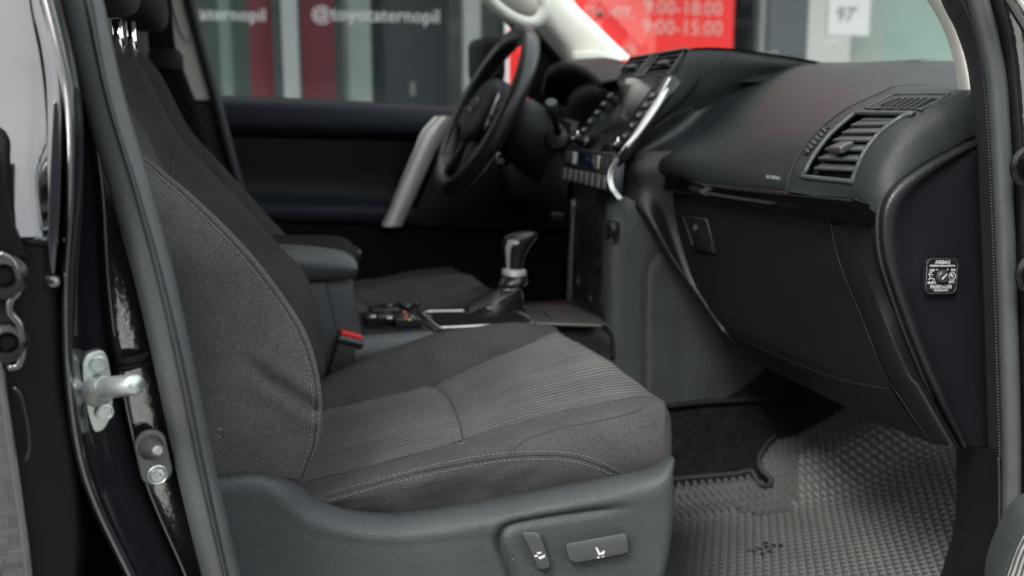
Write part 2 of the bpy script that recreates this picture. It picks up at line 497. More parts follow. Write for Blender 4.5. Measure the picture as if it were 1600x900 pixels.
M_THREAD = mat('grey_thread', (.11, .108, .106), .8)
M_BTHREAD = mat('blue_thread', (.04, .055, .10), .8)
M_SEAM = mat('dark_seam', (.012, .012, .013), .9)
M_PLA = mat('grained_dark_plastic', (.028, .0325, .035), .44, spec=.5, var=.08, vscale=30, speck=.15, bump=[('grain', 620, .5, .0012), ('noise', 260, .2, .0008)])
M_VNT = mat('vent_panel_plastic', (.014, .0172, .0185), .5, spec=.22, var=.08, vscale=30, speck=.15, bump=[('grain', 620, .4, .001)])
M_PLS = mat('seat_shield_plastic', (.0265, .0305, .0325), .44, spec=.36, dust=.5, dscale=40, var=.12, vscale=16, speck=.25, sscale=620, bump=[('grain', 900, .6, .0009), ('noise', 420, .4, .0008)])
M_PLD = mat('soft_dash_skin', (.0065, .008, .0095), .36, spec=.42, var=.08, vscale=12, bump=[('grain', 600, .6, .0012), ('noise', 160, .18, .0008)])
M_PLB = mat('black_dash_plastic', (.0055, .0062, .0078), .5, spec=.22, dust=.5, var=.10, vscale=22, bump=[('grain', 900, .25, .0004)])
M_CAP = mat('navy_black_cap_plastic', (.0045, .0054, .0072), .42, spec=.36, dust=.4, var=.08, vscale=20, bump=[('grain', 480, .35, .001)])
M_SMO = mat('smooth_black_plastic', (.008, .009, .011), .3, spec=.5)
M_MBL = mat('matte_black', (.004, .004, .0045), .85, spec=.12)
M_PIA = mat('piano_black', (.0015, .0015, .002), .05, spec=.38)
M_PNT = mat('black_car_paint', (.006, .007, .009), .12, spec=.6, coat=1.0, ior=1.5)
M_PNTO = mat('orange_peel_paint', (.008, .008, .009), .10, spec=.6, coat=1.0, ior=2.0, bump=[('noise', 140, .5, .0013)])
M_RUB = mat('rubber_seal', (.033, .037, .039), .40, spec=.5, var=.15, vscale=25, bump=[('noise', 60, .2, .001)])
M_RUBB = mat('fuzzy_black_trim', (.014, .016, .019), .55, var=.2, vscale=40, bump=[('grain', 600, .5, .001)])
M_SIL = mat('satin_silver', (.44, .435, .415), .38, metal=.85, var=.04)
M_CHR = mat('chrome', (.8, .8, .8), .08, metal=1)
M_ZNC = mat('zinc_plated_steel', (.30, .33, .32), .36, metal=.85, var=.12, vscale=60, bump=[('noise', 200, .1, .0005)])
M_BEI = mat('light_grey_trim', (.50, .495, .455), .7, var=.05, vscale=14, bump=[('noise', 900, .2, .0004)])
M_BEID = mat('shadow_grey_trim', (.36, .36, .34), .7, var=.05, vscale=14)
M_LEA = mat('black_leather', (.009, .009, .010), .36, spec=.45, bump=[('grain', 700, .2, .0005)])
M_CARP = mat('black_carpet', (.007, .007, .0075), 1, spec=.05, var=.5, vscale=90, bump=[('noise', 700, .9, .003)])
M_MAT = mat('grey_eva_foam', (.043, .0465, .045), .42, spec=.5, var=.12, vscale=12, bump=[('noise', 1200, .3, .0004)])
M_SCR = mat('screen_glass', (.003, .0035, .005), .15, spec=.35)
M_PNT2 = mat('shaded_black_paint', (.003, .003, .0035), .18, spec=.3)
M_WHT = mat('white_print', (.36, .36, .36), .6)
M_REDB = mat('red_button', (.42, .012, .008), .35)
M_ORG = mat('orange_print', (.8, .2, .1), .6)
# ------------------------------------------------------------------ front passenger seat
Y0 = 1.70                                            # centre line of the car
seat = thing('front_seat', 'dark grey fabric passenger seat nearest the open door, with power switches on its side shield', 'car seat', (.32, 1.33, .50), 'front seats of the car')

A = Yr([(430, 850), (515, 840), (620, 835), (724, 825), (830, 812), (930, 795), (1020, 775)], 1.105)
B = Yr([(420, 812), (510, 786), (620, 762), (724, 738), (830, 724), (930, 720), (1024, 712)], 1.085)
Cc = Yr([(425, 785), (500, 764), (620, 732), (724, 702), (830, 678), (930, 655), (1026, 637)], 1.108)
D = Yr([(440, 768), (490, 750), (610, 720), (724, 687), (810, 661), (910, 636), (1012, 620)], 1.165)
Fr = Yr([(450, 655), (500, 642), (590, 621), (675, 601), (748, 569), (812, 543), (866, 521)], 1.475)
G = Yr([(440, 622), (497, 600), (590, 560), (675, 531), (752, 514), (815, 508), (862, 511)], 1.545)
H = [p + V((0, .055, -.02)) for p in G]
I = [p + V((0, .065, -.12)) for p in G]
E = [a.lerp(b, .5) + V((0, 0, z)) for a, b, z in zip(D, Fr, (-.004, -.004, .0, .004, .006, .006, .006))]
def front(P, f=(.016, .026, .03), z=(-.008, -.04, -.13)):
    return P + [P[-1] + V((f[k], 0, z[k])) for k in range(3)]
rows = [front(A, (.010, .014, .012), (-.01, -.03, -.08)), front(B, (.012, .020, .018)), front(Cc, (.014, .022, .022)), front(D), front(E, (.018, .030, .034)), front(Fr), front(G, (.012, .02, .02)), front(H, (.01, .012, .01)), front(I, (.01, .01, .01))]
for i in range(3): rows[i][-1].z = rows[3][-1].z; rows[i][-1].x = rows[i][-2].x
cus = Grid(rows, 10, 8)
# small creases and the cross seam
XS = [(676, 600), (700, 620), (715, 650), (724, 687)]
def cush_fn(p):
    x, y = pix(p)
    q = p.copy()
    d = segdist(x, y, XS)
    if d < 30 and 590 < y < 700: q.z -= .008 * math.exp(-(d / 9) ** 2)
    if p.y < 1.13:      # puckers in the side fabric
        q.y += .0060 * noise.noise(V((x / 75, y / 13 + x * .016, 0))) * sstep(715, 750, y) * sstep(1000, 820, x)
    q.z += .0022 * noise.noise(p * 15) + .0016 * noise.noise(p * 34)
    return q
cus.each(cush_fn)
cu = cus.build('seat_cushion', M_FABC, seat, 0, 3)
ci = cus.build('cushion_insert', M_RIB, seat, 3, 5)
cf = cus.build('cushion_bolster', M_FABB, seat, 5, 8)
BV = bvh_of([cu, ci, cf])
for i, l in enumerate([
    [(480, 753), (560, 733), (640, 712), (724, 687), (800, 664), (900, 638), (1000, 620), (1030, 626)],
    [(500, 642), (590, 621), (676, 600), (748, 569), (812, 543), (868, 521)],
    XS,
    [(795, 713), (812, 694), (840, 680), (880, 668), (940, 657), (990, 644), (1018, 628)],
    [(512, 777), (600, 752), (700, 728), (800, 713), (880, 712), (930, 724), (972, 743)]]):
    seam('seam', l, BV, M_SEAM, seat, r=.0011, lift=-.0003)
stitches('stitching', [
    [(510, 772), (600, 747), (700, 722), (790, 708), (870, 706), (925, 716), (975, 740)],
    [(512, 783), (600, 759), (700, 735), (800, 719), (880, 719), (925, 729), (960, 743)]], BV, M_THREAD, seat)
ribline = [p for p in D]

# backrest
r2 = [(468, 752), (496, 690), (498, 610), (478, 530), (440, 465), (380, 388), (300, 308), (207, 228), (150, 165), (100, 95), (50, 30)]
R2 = Yr(r2, 1.078)
R0 = Yr([(240, 752), (225, 690), (205, 610), (185, 530), (168, 465), (140, 388), (110, 308), (80, 228), (60, 165), (30, 95), (0, 30)], 1.10)
R0b = [a.lerp(b, .33) + V((0, -.030, 0)) for a, b in zip(R0, R2)]
R1 = [a.lerp(b, .72) + V((0, -.022, 0)) for a, b in zip(R0, R2)]
r6 = [(505, 580), (503, 535), (494, 478), (472, 424), (430, 378), (383, 325), (328, 266), (276, 211), (250, 166), (220, 108), (190, 70)]
R6 = Yr(r6, 1.545)
R3 = [p + V((-.006, .022, 0)) for p in R2]
def mid(t, dx): return [V((min(a.x, b.x) - dx, a.y + (b.y - a.y) * t, a.z + (b.z - a.z) * t)) for a, b in zip(R2, R6)]
R5 = Yr([(455, 590), (453, 545), (440, 490), (415, 434), (372, 388), (322, 335), (258, 268), (231, 215), (203, 168), (176, 110), (150, 72)], 1.40)
def mid2(t, dx): return [V((min(a.x, b.x) - dx, a.y + (b.y - a.y) * t, a.z + (b.z - a.z) * t)) for a, b in zip(R2, R5)]
R4 = mid2(.3, .02); R45 = mid2(.65, .012)
R5b = [a.lerp(b, .62) + V((.012, 0, 0)) for a, b in zip(R5, R6)]
R7 = [p + V((-.035, .045, 0)) for p in R6]
R8 = [p + V((-.15, .05, 0)) for p in R6]
rows = [R0, R0b, R1, R2, R3, R4, R45, R5, R5b, R6, R7, R8]
for r in rows:            # rounded top
    r.append(r[-1] + V((-.03, 0, .018))); r.append(r[-1] + V((-.06, 0, -.004)))
    r.insert(0, r[0] + V((-.01, .012, -.02)))
bk = Grid(rows, 9, 7)
CR = smooth2([(385, 560), (410, 585), (440, 605), (470, 625), (492, 640)])
def back_fn(p):
    q = p.copy(); x, y = pix(p)
    if p.y < 1.10:
        d = segdist(x, y, CR)
        if d < 40 and 380 < x < 496:
            w = sstep(383, 410, x)
            q.y += .0075 * w * math.exp(-(d / 8) ** 2); q.y -= .004 * w * math.exp(-((d - 17) / 11) ** 2)
        q.y += .0015 * noise.noise(V((x / 55, y / 70, 2)))
    return q
bk.each(back_fn)
b1 = bk.build('backrest', M_FABN, seat, 0, 4)
b2 = bk.build('backrest_insert', M_RIBV, seat, 4, 7)
b3 = bk.build('backrest_bolster', M_FAB, seat, 7, 11)
BVB = bvh_of([b1]); BVC = bvh_of([b3, b2])
S1 = [(470, 745), (489, 690), (492, 610), (472, 532), (434, 467), (374, 391), (294, 311), (203, 233)]
seam('seam', [(x + 2, y) for x, y in S1], BVB, M_SEAM, seat, r=.001, lift=-.0002)
stitches('stitching', [[(x - 5, y + 1) for x, y in S1], [(x + 5, y - 3) for x, y in S1]], BVB, M_THREAD, seat, lift=.0005)
seam('seam', [(279, 222), (272, 240), (267, 268), (268, 295)], BVC, M_SEAM, seat, r=.0019, n=20)
seam('seam', [(330, 744), (400, 739), (440, 745), (468, 750)], BVB, M_SEAM, seat, r=.001, n=20)

# headrest
hp = []
cx, cy, cz = -.13, 1.33, 1.36
N1, N2 = 20, 14
vs, fs = [], []
for j in range(N2 + 1):
    ph = math.pi * j / N2 - math.pi / 2
    for i in range(N1):
        th = 2 * math.pi * i / N1
        def se(w, m): return math.copysign(abs(w) ** m, w)
        x = .055 * se(math.cos(ph), .6) * se(math.cos(th), .8); y = .135 * se(math.cos(ph), .6) * se(math.sin(th), .6); z = .10 * se(math.sin(ph), .7)
        vs.append(V((cx + x - z * .25, cy + y, cz + z)))
for j in range(N2):
    for i in range(N1): fs.append((j * N1 + i, j * N1 + (i + 1) % N1, (j + 1) * N1 + (i + 1) % N1, (j + 1) * N1 + i))
mk('headrest', vs, fs, mat('black_headrest_fabric', (.010, .010, .011), .9, bump=[('noise', 700, .3, .0006)]), seat, sub=1)
for (xa, ya, xb_, yb, yy) in ((189, 84, 182, 30, 1.29), (210, 90, 204, 34, 1.41)):
    a = PY(xa, ya, yy); b = PY(xb_, yb, yy)
    g1 = tube_geo([a, b], .006, 12); mk('headrest_post', *g1, M_CHR, seat)

# side shield
ku = 10
T0 = Yr([(300, 742), (345, 738), (400, 735), (450, 748), (495, 782), (560, 800), (640, 802), (760, 784), (900, 757), (1000, 736), (1040, 722)], 1.098)
T1 = Yr([(296, 747), (343, 743), (400, 739), (448, 752), (490, 786), (560, 806), (640, 808), (760, 790), (900, 763), (1000, 742), (1046, 722)], 1.068)
T2 = Yr([(290, 762), (340, 757), (398, 752), (440, 770), (480, 806), (556, 829), (640, 832), (760, 815), (900, 787), (1000, 765), (1044, 745)], 1.0435)
T3 = Yr([(286, 800), (338, 800), (396, 800), (440, 815), (482, 838), (556, 852), (640, 855), (760, 842), (900, 820), (1000, 805), (1046, 790)], 1.040)
T4 = Yr([(280, 870), (336, 870), (396, 870), (440, 872), (482, 880), (556, 884), (640, 886), (760, 882), (900, 872), (1000, 862), (1040, 852)], 1.038)
T5 = Yr([(275, 940), (334, 940), (394, 940), (440, 940), (482, 940), (556, 940), (640, 940), (760, 940), (900, 935), (1000, 925), (1028, 915)], 1.036)
T6 = Yr([(275, 1040), (334, 1040), (394, 1040), (440, 1040), (482, 1040), (556, 1040), (640, 1040), (760, 1040), (880, 1035), (970, 1025), (1000, 1015)], 1.038)
rows = [T0, T1, T2, T3, T4, T5, T6]
for k, r in enumerate(rows):
    e = r[-1]; r.append(e + V((.010 if k else .004, .018, -.001))); r.append(e + V((.013 if k else .006, .05, -.002))); r.append(e + V((.012, .14, -.004)))
sh = Grid(rows, 22, 12)
REC = smooth2([(1000, 790), (930, 800), (860, 810), (800, 822), (784, 835), (783, 855), (795, 885), (812, 930), (850, 1000)], 8)
def sh_fn(p):
    x, y = pix(p); q = p.copy()
    if p.y < 1.075:
        if x > 640:
            d = segdist(x, y, REC)
            inside = inpoly(x, y, REC + [(1040, 1000), (1040, 800)])
            fade = sstep(1010, 900, x)
            q.y += fade * (.0085 * (1 + .6 * sstep(825, 850, y)) * math.exp(-(d / 8) ** 2) + (.002 * sstep(2, 18, d) if inside else -.0015 * math.exp(-((d - 16) / 7) ** 2)))
        # soft fold behind
        d2 = segdist(x, y, [(398, 750), (440, 780), (470, 815), (500, 880)])
        q.y += .0
    return q
sh.each(sh_fn)
shd = sh.build('side_shield', M_PLS, seat, sol=.003, offs=-1)
# switches
def switch(name, base, top, y0, y1, sym):
    vs = []; n = len(base)
    for P, yy, s in ((base, y0 + .012, 1), (base, y1 + .003, 1), (top, y1, 1)):
        vs += [PY(x, y, yy) for x, y in P]
    fs = []
    for k in range(2):
        for i in range(n): fs.append((k * n + i, k * n + (i + 1) % n, (k + 1) * n + (i + 1) % n, (k + 1) * n + i))
    fs.append(tuple(2 * n + i for i in range(n)))
    o = mk(name, vs, fs, M_SMO2, seat, bev=.0012, auto=R(60))
    return o
M_SMO2 = mat('switch_plastic', (.026, .030, .030), .36, spec=.5, var=.06, vscale=30, bump=[('noise', 900, .12, .0003)])
def rp(P, r): return roundpoly(P, r, 4)
sw1b = rp([(814, 831), (845, 831), (862, 892), (842, 893)], 9)
sw1t = rp([(822, 843), (846, 841), (861, 886), (842, 891)], 7)
sw2b = rp([(883, 850), (981, 832), (983, 866), (890, 881)], 9)
sw2t = rp([(892, 861), (981, 843), (982, 864), (897, 880)], 6)
for nm_, pb_ in (('switch_gap', sw1b), ('switch_gap', sw2b)):
    cxm = sum(p[0] for p in pb_) / len(pb_); cym = sum(p[1] for p in pb_) / len(pb_)
    bsh = bvh_of([shd]); gp = [drape([(cxm + (x - cxm) * (1.10 if nm_ and pb_ is sw1b else 1.04), cym + (y - cym) * 1.09)] * 2, bsh, smooth=False)[0] for x, y in pb_]
    prism(nm_, [a + n_ * .0005 for a, n_ in gp], V((0, .001, 0)), M_SEAM, seat, bev=0)
s1 = switch('recline_switch', sw1b, sw1t, 1.04, 1.024, None)
s2 = switch('slide_switch', sw2b, sw2t, 1.04, 1.022, None)
tag(s1, 'narrow upright power seat switch'); tag(s2, 'long horizontal power seat switch')
def decal(name, polys, bv, par, m=M_WHT, Y=1.02):
    G = []
    for P in polys:
        q = drape(P, bv, smooth=False)
        if len(q) < len(P): print('DECAL MISS', name); continue
        G.append(prism_geo([a + n * .0001 for a, n in q], q[0][1] * .0002))
    if G: return mk(name, *merge(G), m, par, smooth=False)
bs2 = bvh_of([s2]); bs1 = bvh_of([s1])
decal('seat_symbol', [[(930, 855.5), (933, 855), (938, 864), (944, 859.5), (945, 861), (944, 866), (935, 867.5)],
                      [(932, 871), (935, 869), (935, 870.2), (937.5, 870.2), (937.5, 871.8), (935, 871.8), (935, 873)],
                      [(945, 869.5), (942, 867.8), (942, 869), (940, 869), (940, 870.6), (942, 870.6), (942, 871.8)]], bs2, s2)
decal('seat_symbol', [[(838, 866), (842, 870), (852, 866), (851, 871), (843, 874)], [(834, 869), (838, 866), (841, 869.5), (836, 870.5)], [(838, 863), (846, 862), (846, 864), (841, 866.5)]], bs1, s1)

# ------------------------------------------------------------------ driver seat: mirrored copy of every part
dseat = thing('front_seat', "driver's seat behind the steering wheel, beyond the centre console", 'car seat', (.32, 2 * Y0 - 1.33, .50), 'front seats of the car')
def mirror_copy(o, par, dx=0, dz=0):
    me = o.data.copy(); c = o.copy(); c.data = me; COL.objects.link(c); c.parent = par
    so_, do_ = ORG[o.name], ORG[par.name]
    for v in me.vertices:
        w = v.co + so_; w = V((w.x + dx, 2 * Y0 - w.y, w.z + dz)); v.co = w - do_
    me.flip_normals(); ORG[c.name] = do_
    return c
for ch in [o for o in bpy.data.objects if o.parent == seat]:
    if ch.name.split('.')[0] in ('seat_symbol',): continue
    if ch.name.startswith('headrest_post'): continue
    hi = sum((v.co.z + ORG[ch.name].z) for v in ch.data.vertices) / len(ch.data.vertices) > .93
    c = mirror_copy(ch, dseat, .012 if hi else 0, .035 if ch.name.startswith('headrest') else 0)
    if c.name.startswith('stitching') : c.data.materials[0] = M_BTHREAD
# ------------------------------------------------------------------ dashboard
dash = thing('dashboard', 'wide grained black dashboard with glovebox, air vents and centre screen, facing both seats', 'dashboard', (.95, Y0, .62))
def XYr(pts): # (px, py, axis letter, value)
    return [PX(p[0], p[1], p[3]) if p[2] == 'X' else (PY(p[0], p[1], p[3]) if p[2] == 'Y' else PZ(p[0], p[1], p[3])) for p in pts]
# soft pad in front of the passenger (rows run from the centre to the door)
q0 = XYr([(1120, 93, 'Y', 1.64), (1200, 93, 'X', 1.16), (1275, 97, 'X', 1.16), (1350, 97, 'X', 1.16), (1420, 96, 'X', 1.16), (1480, 95, 'X', 1.16), (1540, 95, 'X', 1.16)])
q1 = XYr([(1100, 112, 'Y', 1.62), (1175, 112, 'X', 1.03), (1245, 106, 'X', 1.03), (1330, 108, 'X', 1.03), (1400, 108, 'X', 1.03), (1470, 109, 'X', 1.03), (1530, 110, 'X', 1.03)])
q2 = XYr([(1070, 158, 'Y', 1.61), (1130, 150, 'X', 0.905), (1200, 148, 'X', 0.905), (1280, 146, 'X', 0.905), (1350, 146, 'X', 0.905), (1410, 150, 'X', 0.905), (1480, 160, 'X', 0.905)])
q3 = XYr([(1010, 207, 'Y', 1.6), (1075, 205, 'X', 0.815), (1150, 205, 'X', 0.815), (1230, 205, 'X', 0.815), (1300, 205, 'X', 0.815), (1360, 212, 'X', 0.815), (1410, 222, 'X', 0.815)])
q4 = XYr([(966, 256, 'X', .695), (1030, 243, 'X', .745), (1120, 252, 'X', .765), (1200, 262, 'X', .77), (1270, 268, 'X', .77), (1340, 275, 'X', .77), (1385, 280, 'X', .775)])
q5 = XYr([(966, 288, 'X', .692), (1028, 270, 'X', .738), (1120, 290, 'X', .752), (1200, 298, 'X', .757), (1270, 306, 'X', .757), (1325, 315, 'X', .757), (1370, 322, 'X', .757)])
q6 = [p + V((.03, 0, -.006)) for p in q5]
pad = Grid([q0, q1, q2, q3, q4, q5, q6], 8, 7)
pd = pad.build('soft_pad', M_PLD, dash)
# lobe that carries the pad down beside the glovebox to the console
l0 = XYr([(958, 250, 'X', .692), (953, 275, 'X', .688), (965, 302, 'X', .69), (1000, 335, 'X', .715), (1036, 392, 'X', .745), (1075, 452, 'X', .775), (1112, 505, 'X', .81), (1138, 548, 'X', .84), (1165, 560, 'X', .85)])
l0b = [p + V((.05, .02, 0)) for p in l0]
l1 = XYr([(990, 238, 'X', .708), (988, 265, 'X', .700), (1000, 300, 'X', .712), (1020, 345, 'X', .722), (1050, 400, 'X', .747), (1088, 455, 'X', .775), (1122, 508, 'X', .806), (1148, 540, 'X', .835), (1170, 556, 'X', .845)])
l2 = XYr([(1036, 236, 'X', .747), (1030, 262, 'X', .738), (1031, 300, 'X', .742), (1043, 352, 'X', .757), (1070, 430, 'X', .778), (1098, 475, 'X', .792), (1130, 515, 'X', .812), (1158, 548, 'X', .84), (1180, 556, 'X', .85)])
l3 = [p + V((.02, -.012, 0)) for p in l2]
lobe = Grid([l0b, l0, l1, l2, l3], 7, 6)
lb = lobe.build('dash_lobe', M_PLB2 if 'M_PLB2' in globals() else M_PLD, dash)

# gloss black trim strip
t0 = Xr([(1026, 268), (1060, 274), (1120, 288), (1200, 297), (1270, 305), (1332, 312)], .750)
t1 = Xr([(1022, 280), (1060, 285), (1120, 300), (1200, 311), (1270, 321), (1331, 332)], .7475)
t2 = Xr([(1030, 296), (1062, 302), (1120, 313), (1200, 328), (1270, 341), (1326, 352)], .748)
tr = Grid([[p + V((.02, 0, .001)) for p in t0], t0, t1, t2, [p + V((.03, 0, -.002)) for p in t2]], 8, 5)
tag(tr.build('gloss_trim', M_PIA, dash), None)
# its faceted end piece
e0 = XYr([(1333, 312, 'X', .744), (1369, 322, 'Y', 1.0)]); e1 = XYr([(1324, 336, 'X', .742), (1370, 338, 'Y', .998)]); e2 = XYr([(1327, 353, 'X', .742), (1371, 352, 'Y', .998)])
ge = Grid([[p + V((.01, 0, 0)) for p in e0], e0, e1, e2, [p + V((.01, 0, 0)) for p in e2]], 4, 3)
ge.build('trim_end_piece', M_PIA, dash)

# vent panel
v0 = XYr([(1232, 300, 'X', .748), (1241, 262, 'X', .755), (1268, 217, 'X', .783), (1318, 174, 'X', .83), (1378, 145, 'X', .885), (1403, 135, 'X', .915), (1450, 133, 'X', .95), (1492, 135, 'X', .985)])
v1 = XYr([(1331, 315, 'Y', 1.047), (1334, 290, 'Y', 1.043), (1353, 248, 'Y', 1.033), (1397, 198, 'Y', 1.018), (1447, 167, 'Y', 1.006), (1475, 157, 'Y', 1.0), (1500, 149, 'Y', .996), (1518, 143, 'Y', .993)])
v2 = XYr([(1374, 338, 'Y', .992), (1381, 310, 'Y', .99), (1402, 284, 'Y', .988), (1440, 256, 'Y', .986), (1480, 234, 'Y', .984), (1502, 222, 'Y', .983), (1520, 213, 'Y', .982), (1533, 208, 'Y', .98)])
v0b = [p + V((.02, .004, -.004)) for p in v0]
v01 = [a.lerp(b, .5) + V((-.002, 0, .001)) for a, b in zip(v0, v1)]
v1a = [a.lerp(b, .88) + V((-.001, 0, .002)) for a, b in zip(v0, v1)]
v12 = [a.lerp(b, .45) + V((-.004, -.008, .003)) for a, b in zip(v1, v2)]
v2b = [p + V((.0, .012, -.004)) for p in v2]
vp = Grid([v0b, v0, v01, v1a, v1, v12, v2, v2b], 10, 10)
VENT = smooth2([(1256, 276), (1268, 250), (1296, 212), (1330, 182), (1338, 177)], 5) + smooth2([(1422, 178), (1408, 184), (1375, 208), (1350, 240), (1336, 272), (1330, 284)], 5)
DEF = [(1366, 172.5), (1394, 154), (1466, 154), (1436, 172.5)]
DEFO = roundpoly([(1352, 170), (1397, 148), (1484, 148), (1440, 171.5)], 5)
vpan = vp.build('vent_panel', M_VNT, dash, hole=[VENT, DEF])
VB0 = vp.build('tmp', M_PLA, None); BVP = bvh_of([VB0]); bpy.data.objects.remove(VB0)
def onp(px, lift=0, n=None, closed=True):
    out = []
    for x, y in px:
        h, nn, _, _ = BVP.ray_cast(CAM, ray(x, y).normalized())
        if h is None: continue
        if nn.dot(ray(x, y)) > 0: nn = -nn
        out.append(h + nn * lift)
    return out
fr_ = onp(VENT, .0005)
vent = tube('vent_frame', cr_arc(fr_, 70, closed=True), .0034, M_PLA, dash, n=8, closed=True)
NIN = V((.80, .38, -.46)).normalized()          # into the dash
cav = [p + NIN * .045 for p in fr_]
n = len(fr_)
mk('vent_duct', fr_ + cav, [(i, (i + 1) % n, (i + 1) % n + n, i + n) for i in range(n)] + [tuple(range(n, 2 * n))], M_MBL, dash, smooth=False)
slats = [((1339, 187), (1415, 187)), ((1327, 193), (1404, 192)), ((1313, 205), (1388, 204.5)), ((1299, 217), (1374, 217.5)), ((1286, 231), (1358, 233)), ((1275, 246), (1347, 249)), ((1268, 262), (1340, 266))]
for k, (a, b) in enumerate(slats):
    pa, pb = onp([a, b], -.004)
    ax = (pb - pa).normalized(); dep = V((.86, 0, .35)) ; dep = (dep - ax * dep.dot(ax)).normalized(); up = ax.cross(dep)
    L = (pb - pa).length
    if k == 0: c = (pa + pb) / 2 + dep * .014
    else: c = (pa + pb) / 2 + dep * .011
    o = box('slat', c, (L, .024, .0042), M_PLA, dash, bev=.0016, axes=(ax, dep, up))
pa, pb = onp([(1297, 231), (1345, 231)], .004)
ax = (pb - pa).normalized(); dep = (V((.86, 0, .35)) - ax * V((.86, 0, .35)).dot(ax)).normalized(); up = ax.cross(dep)
pc = onp([(1314, 233)], .002)[0]
box('vent_tab', pc + dep * .002, (.030, .022, .010), M_SMO2, dash, bev=.003, axes=(ax, dep, up))
for k in range(6):
    p = onp([(1284 + k * 9.5, 274 + k * 1.4)], -.022)[0]
    box('vent_vane', p, (.0012, .016, .012), M_SMO2, dash, bev=0, axes=(ax, dep, up))
# defroster vent on top
dq = onp(DEF, 0); do_ = onp(DEFO, .0008)
tube('defroster_frame', cr_arc(do_, 60, closed=True), .0014, M_PLA, dash, n=6, closed=True)
n = len(dq); dn = [p + V((.01, 0, -.03)) for p in dq]
mk('defroster_duct', dq + dn, [(i, (i + 1) % n, (i + 1) % n + n, i + n) for i in range(n)] + [tuple(range(n, 2 * n))], M_MBL, dash, smooth=False)
for k in range(6):
    t = (k + .7) / 6.2
    a, b = onp([(1369 + 64 * t, 172), (1396 + 66 * t, 155)], -.001)
    dd = (b - a).normalized(); upv = dd.cross(EY).normalized()
    box('defroster_slat', (a + b) / 2, ((b - a).length, .0016, .008), M_PLA, dash, bev=0, axes=(dd, upv.cross(dd), upv))
# vent thumbwheel
wq = [(1255, 243), (1263, 226), (1280, 207), (1293, 199), (1297, 200), (1289, 212), (1275, 228), (1262, 245)]
wp = onp(wq, .0004)
prism('wheel_slot', wp, NIN * .002, M_MBL, dash, bev=0)
for k in range(6):
    t = k / 5; x, y = 1262 + 26 * t, 236 - 32 * t
    a, b = onp([(x - 2.5, y - 2), (x + 3, y + 3)], .002)
    tube('wheel_ridge', [a, b], .0016, M_PLA, dash, n=6)
tube('vent_panel_gap', cr_index([p + V((-.0015, .002, 0)) for p in v0], 6), .0013, M_SEAM, dash, n=6)
# seam between pad and vent panel
BVD = bvh_of([pd])
seam('seam', [(985, 238), (1010, 210), (1050, 182), (1092, 163), (1135, 139), (1170, 115), (1225, 103), (1280, 100)], BVD, M_SEAM, dash, r=.0012, lift=-.0004)

# end cap with airbag switch
o_ = [(1535, 210), (1505, 222), (1480, 235), (1440, 257), (1400, 286), (1379, 315), (1373, 350), (1376, 395), (1388, 440), (1420, 530), (1463, 630), (1500, 700)]
i_ = [(1540, 222), (1513, 234), (1490, 246), (1455, 268), (1419, 297), (1400, 326), (1394, 358), (1397, 400), (1408, 445), (1438, 532), (1478, 626), (1512, 698)]
e_ = [(1541, 226), (1530, 240), (1530, 258), (1531, 280), (1532, 305), (1533, 335), (1534, 365), (1535, 405), (1537, 450), (1540, 535), (1543, 625), (1546, 700)]
O = Yr(o_, .990); O2 = Yr(o_, .977); Ii = Yr(i_, .970); Im = [a.lerp(b, .25) + V((0, .004, 0)) for a, b in zip(Yr(i_, .972), Yr(e_, .975))]; Ie = Yr(e_, .975); Ie2 = Yr([(x + 4, y) for x, y in e_], 1.0)
O2 = [a.lerp(b, .25) for a, b in zip(O2, Ii)]
cap = Grid([[p + V((.004, .02, 0)) for p in O], O, O2, Ii, Im, Ie, Ie2], 6, 5)
cp = cap.build('end_cap', M_CAP, dash)
sol_ = [Ie2[-1], Ie[-1], Im[-1], Ii[-1], O[-1]]
tube('cap_gap', cr_index([p + V((-.001, .001, 0)) for p in O], 5), .0022, M_SEAM, dash, n=6)
# side strip between glovebox and cap
g2 = [(1299, 350), (1306, 385), (1322, 435), (1345, 490), (1366, 543), (1388, 594), (1398, 607), (1428, 652), (1456, 692)]
sr = [(1329, 352), (1336, 385), (1352, 435), (1373, 488), (1396, 540), (1419, 588), (1431, 601), (1460, 650), (1488, 697)]
so_ = [(1378, 345), (1378, 390), (1391, 440), (1409, 490), (1431, 545), (1452, 595), (1465, 622), (1484, 662), (1506, 702)]
xs = [.760, .768, .778, .79, .80, .813, .817, .83, .845]
G2 = [PX(x, y, X) for (x, y), X in zip(g2, xs)]
SR = [PX(x, y, X) for (x, y), X in zip(sr, [a - .006 for a in xs])]
SM = [a.lerp(b, .5) + V((-.004, 0, 0)) for a, b in zip(G2, SR)]
SO = Yr(so_, 1.0)
strip = Grid([[p + V((.03, .001, 0)) for p in G2], G2, SM, SR, [a.lerp(b, .2) + V((0, -.003, 0)) for a, b in zip(SR, SO)], SO], 8, 5)
strip.build('side_strip', M_PLB, dash)
tube('lid_edge_highlight', cr_index([p + V((-.0012, -.0005, 0)) for p in G2], 5), .0007, M_PLA, dash, n=6)  # thin lighter tube drawn as the highlight along the lid's edge
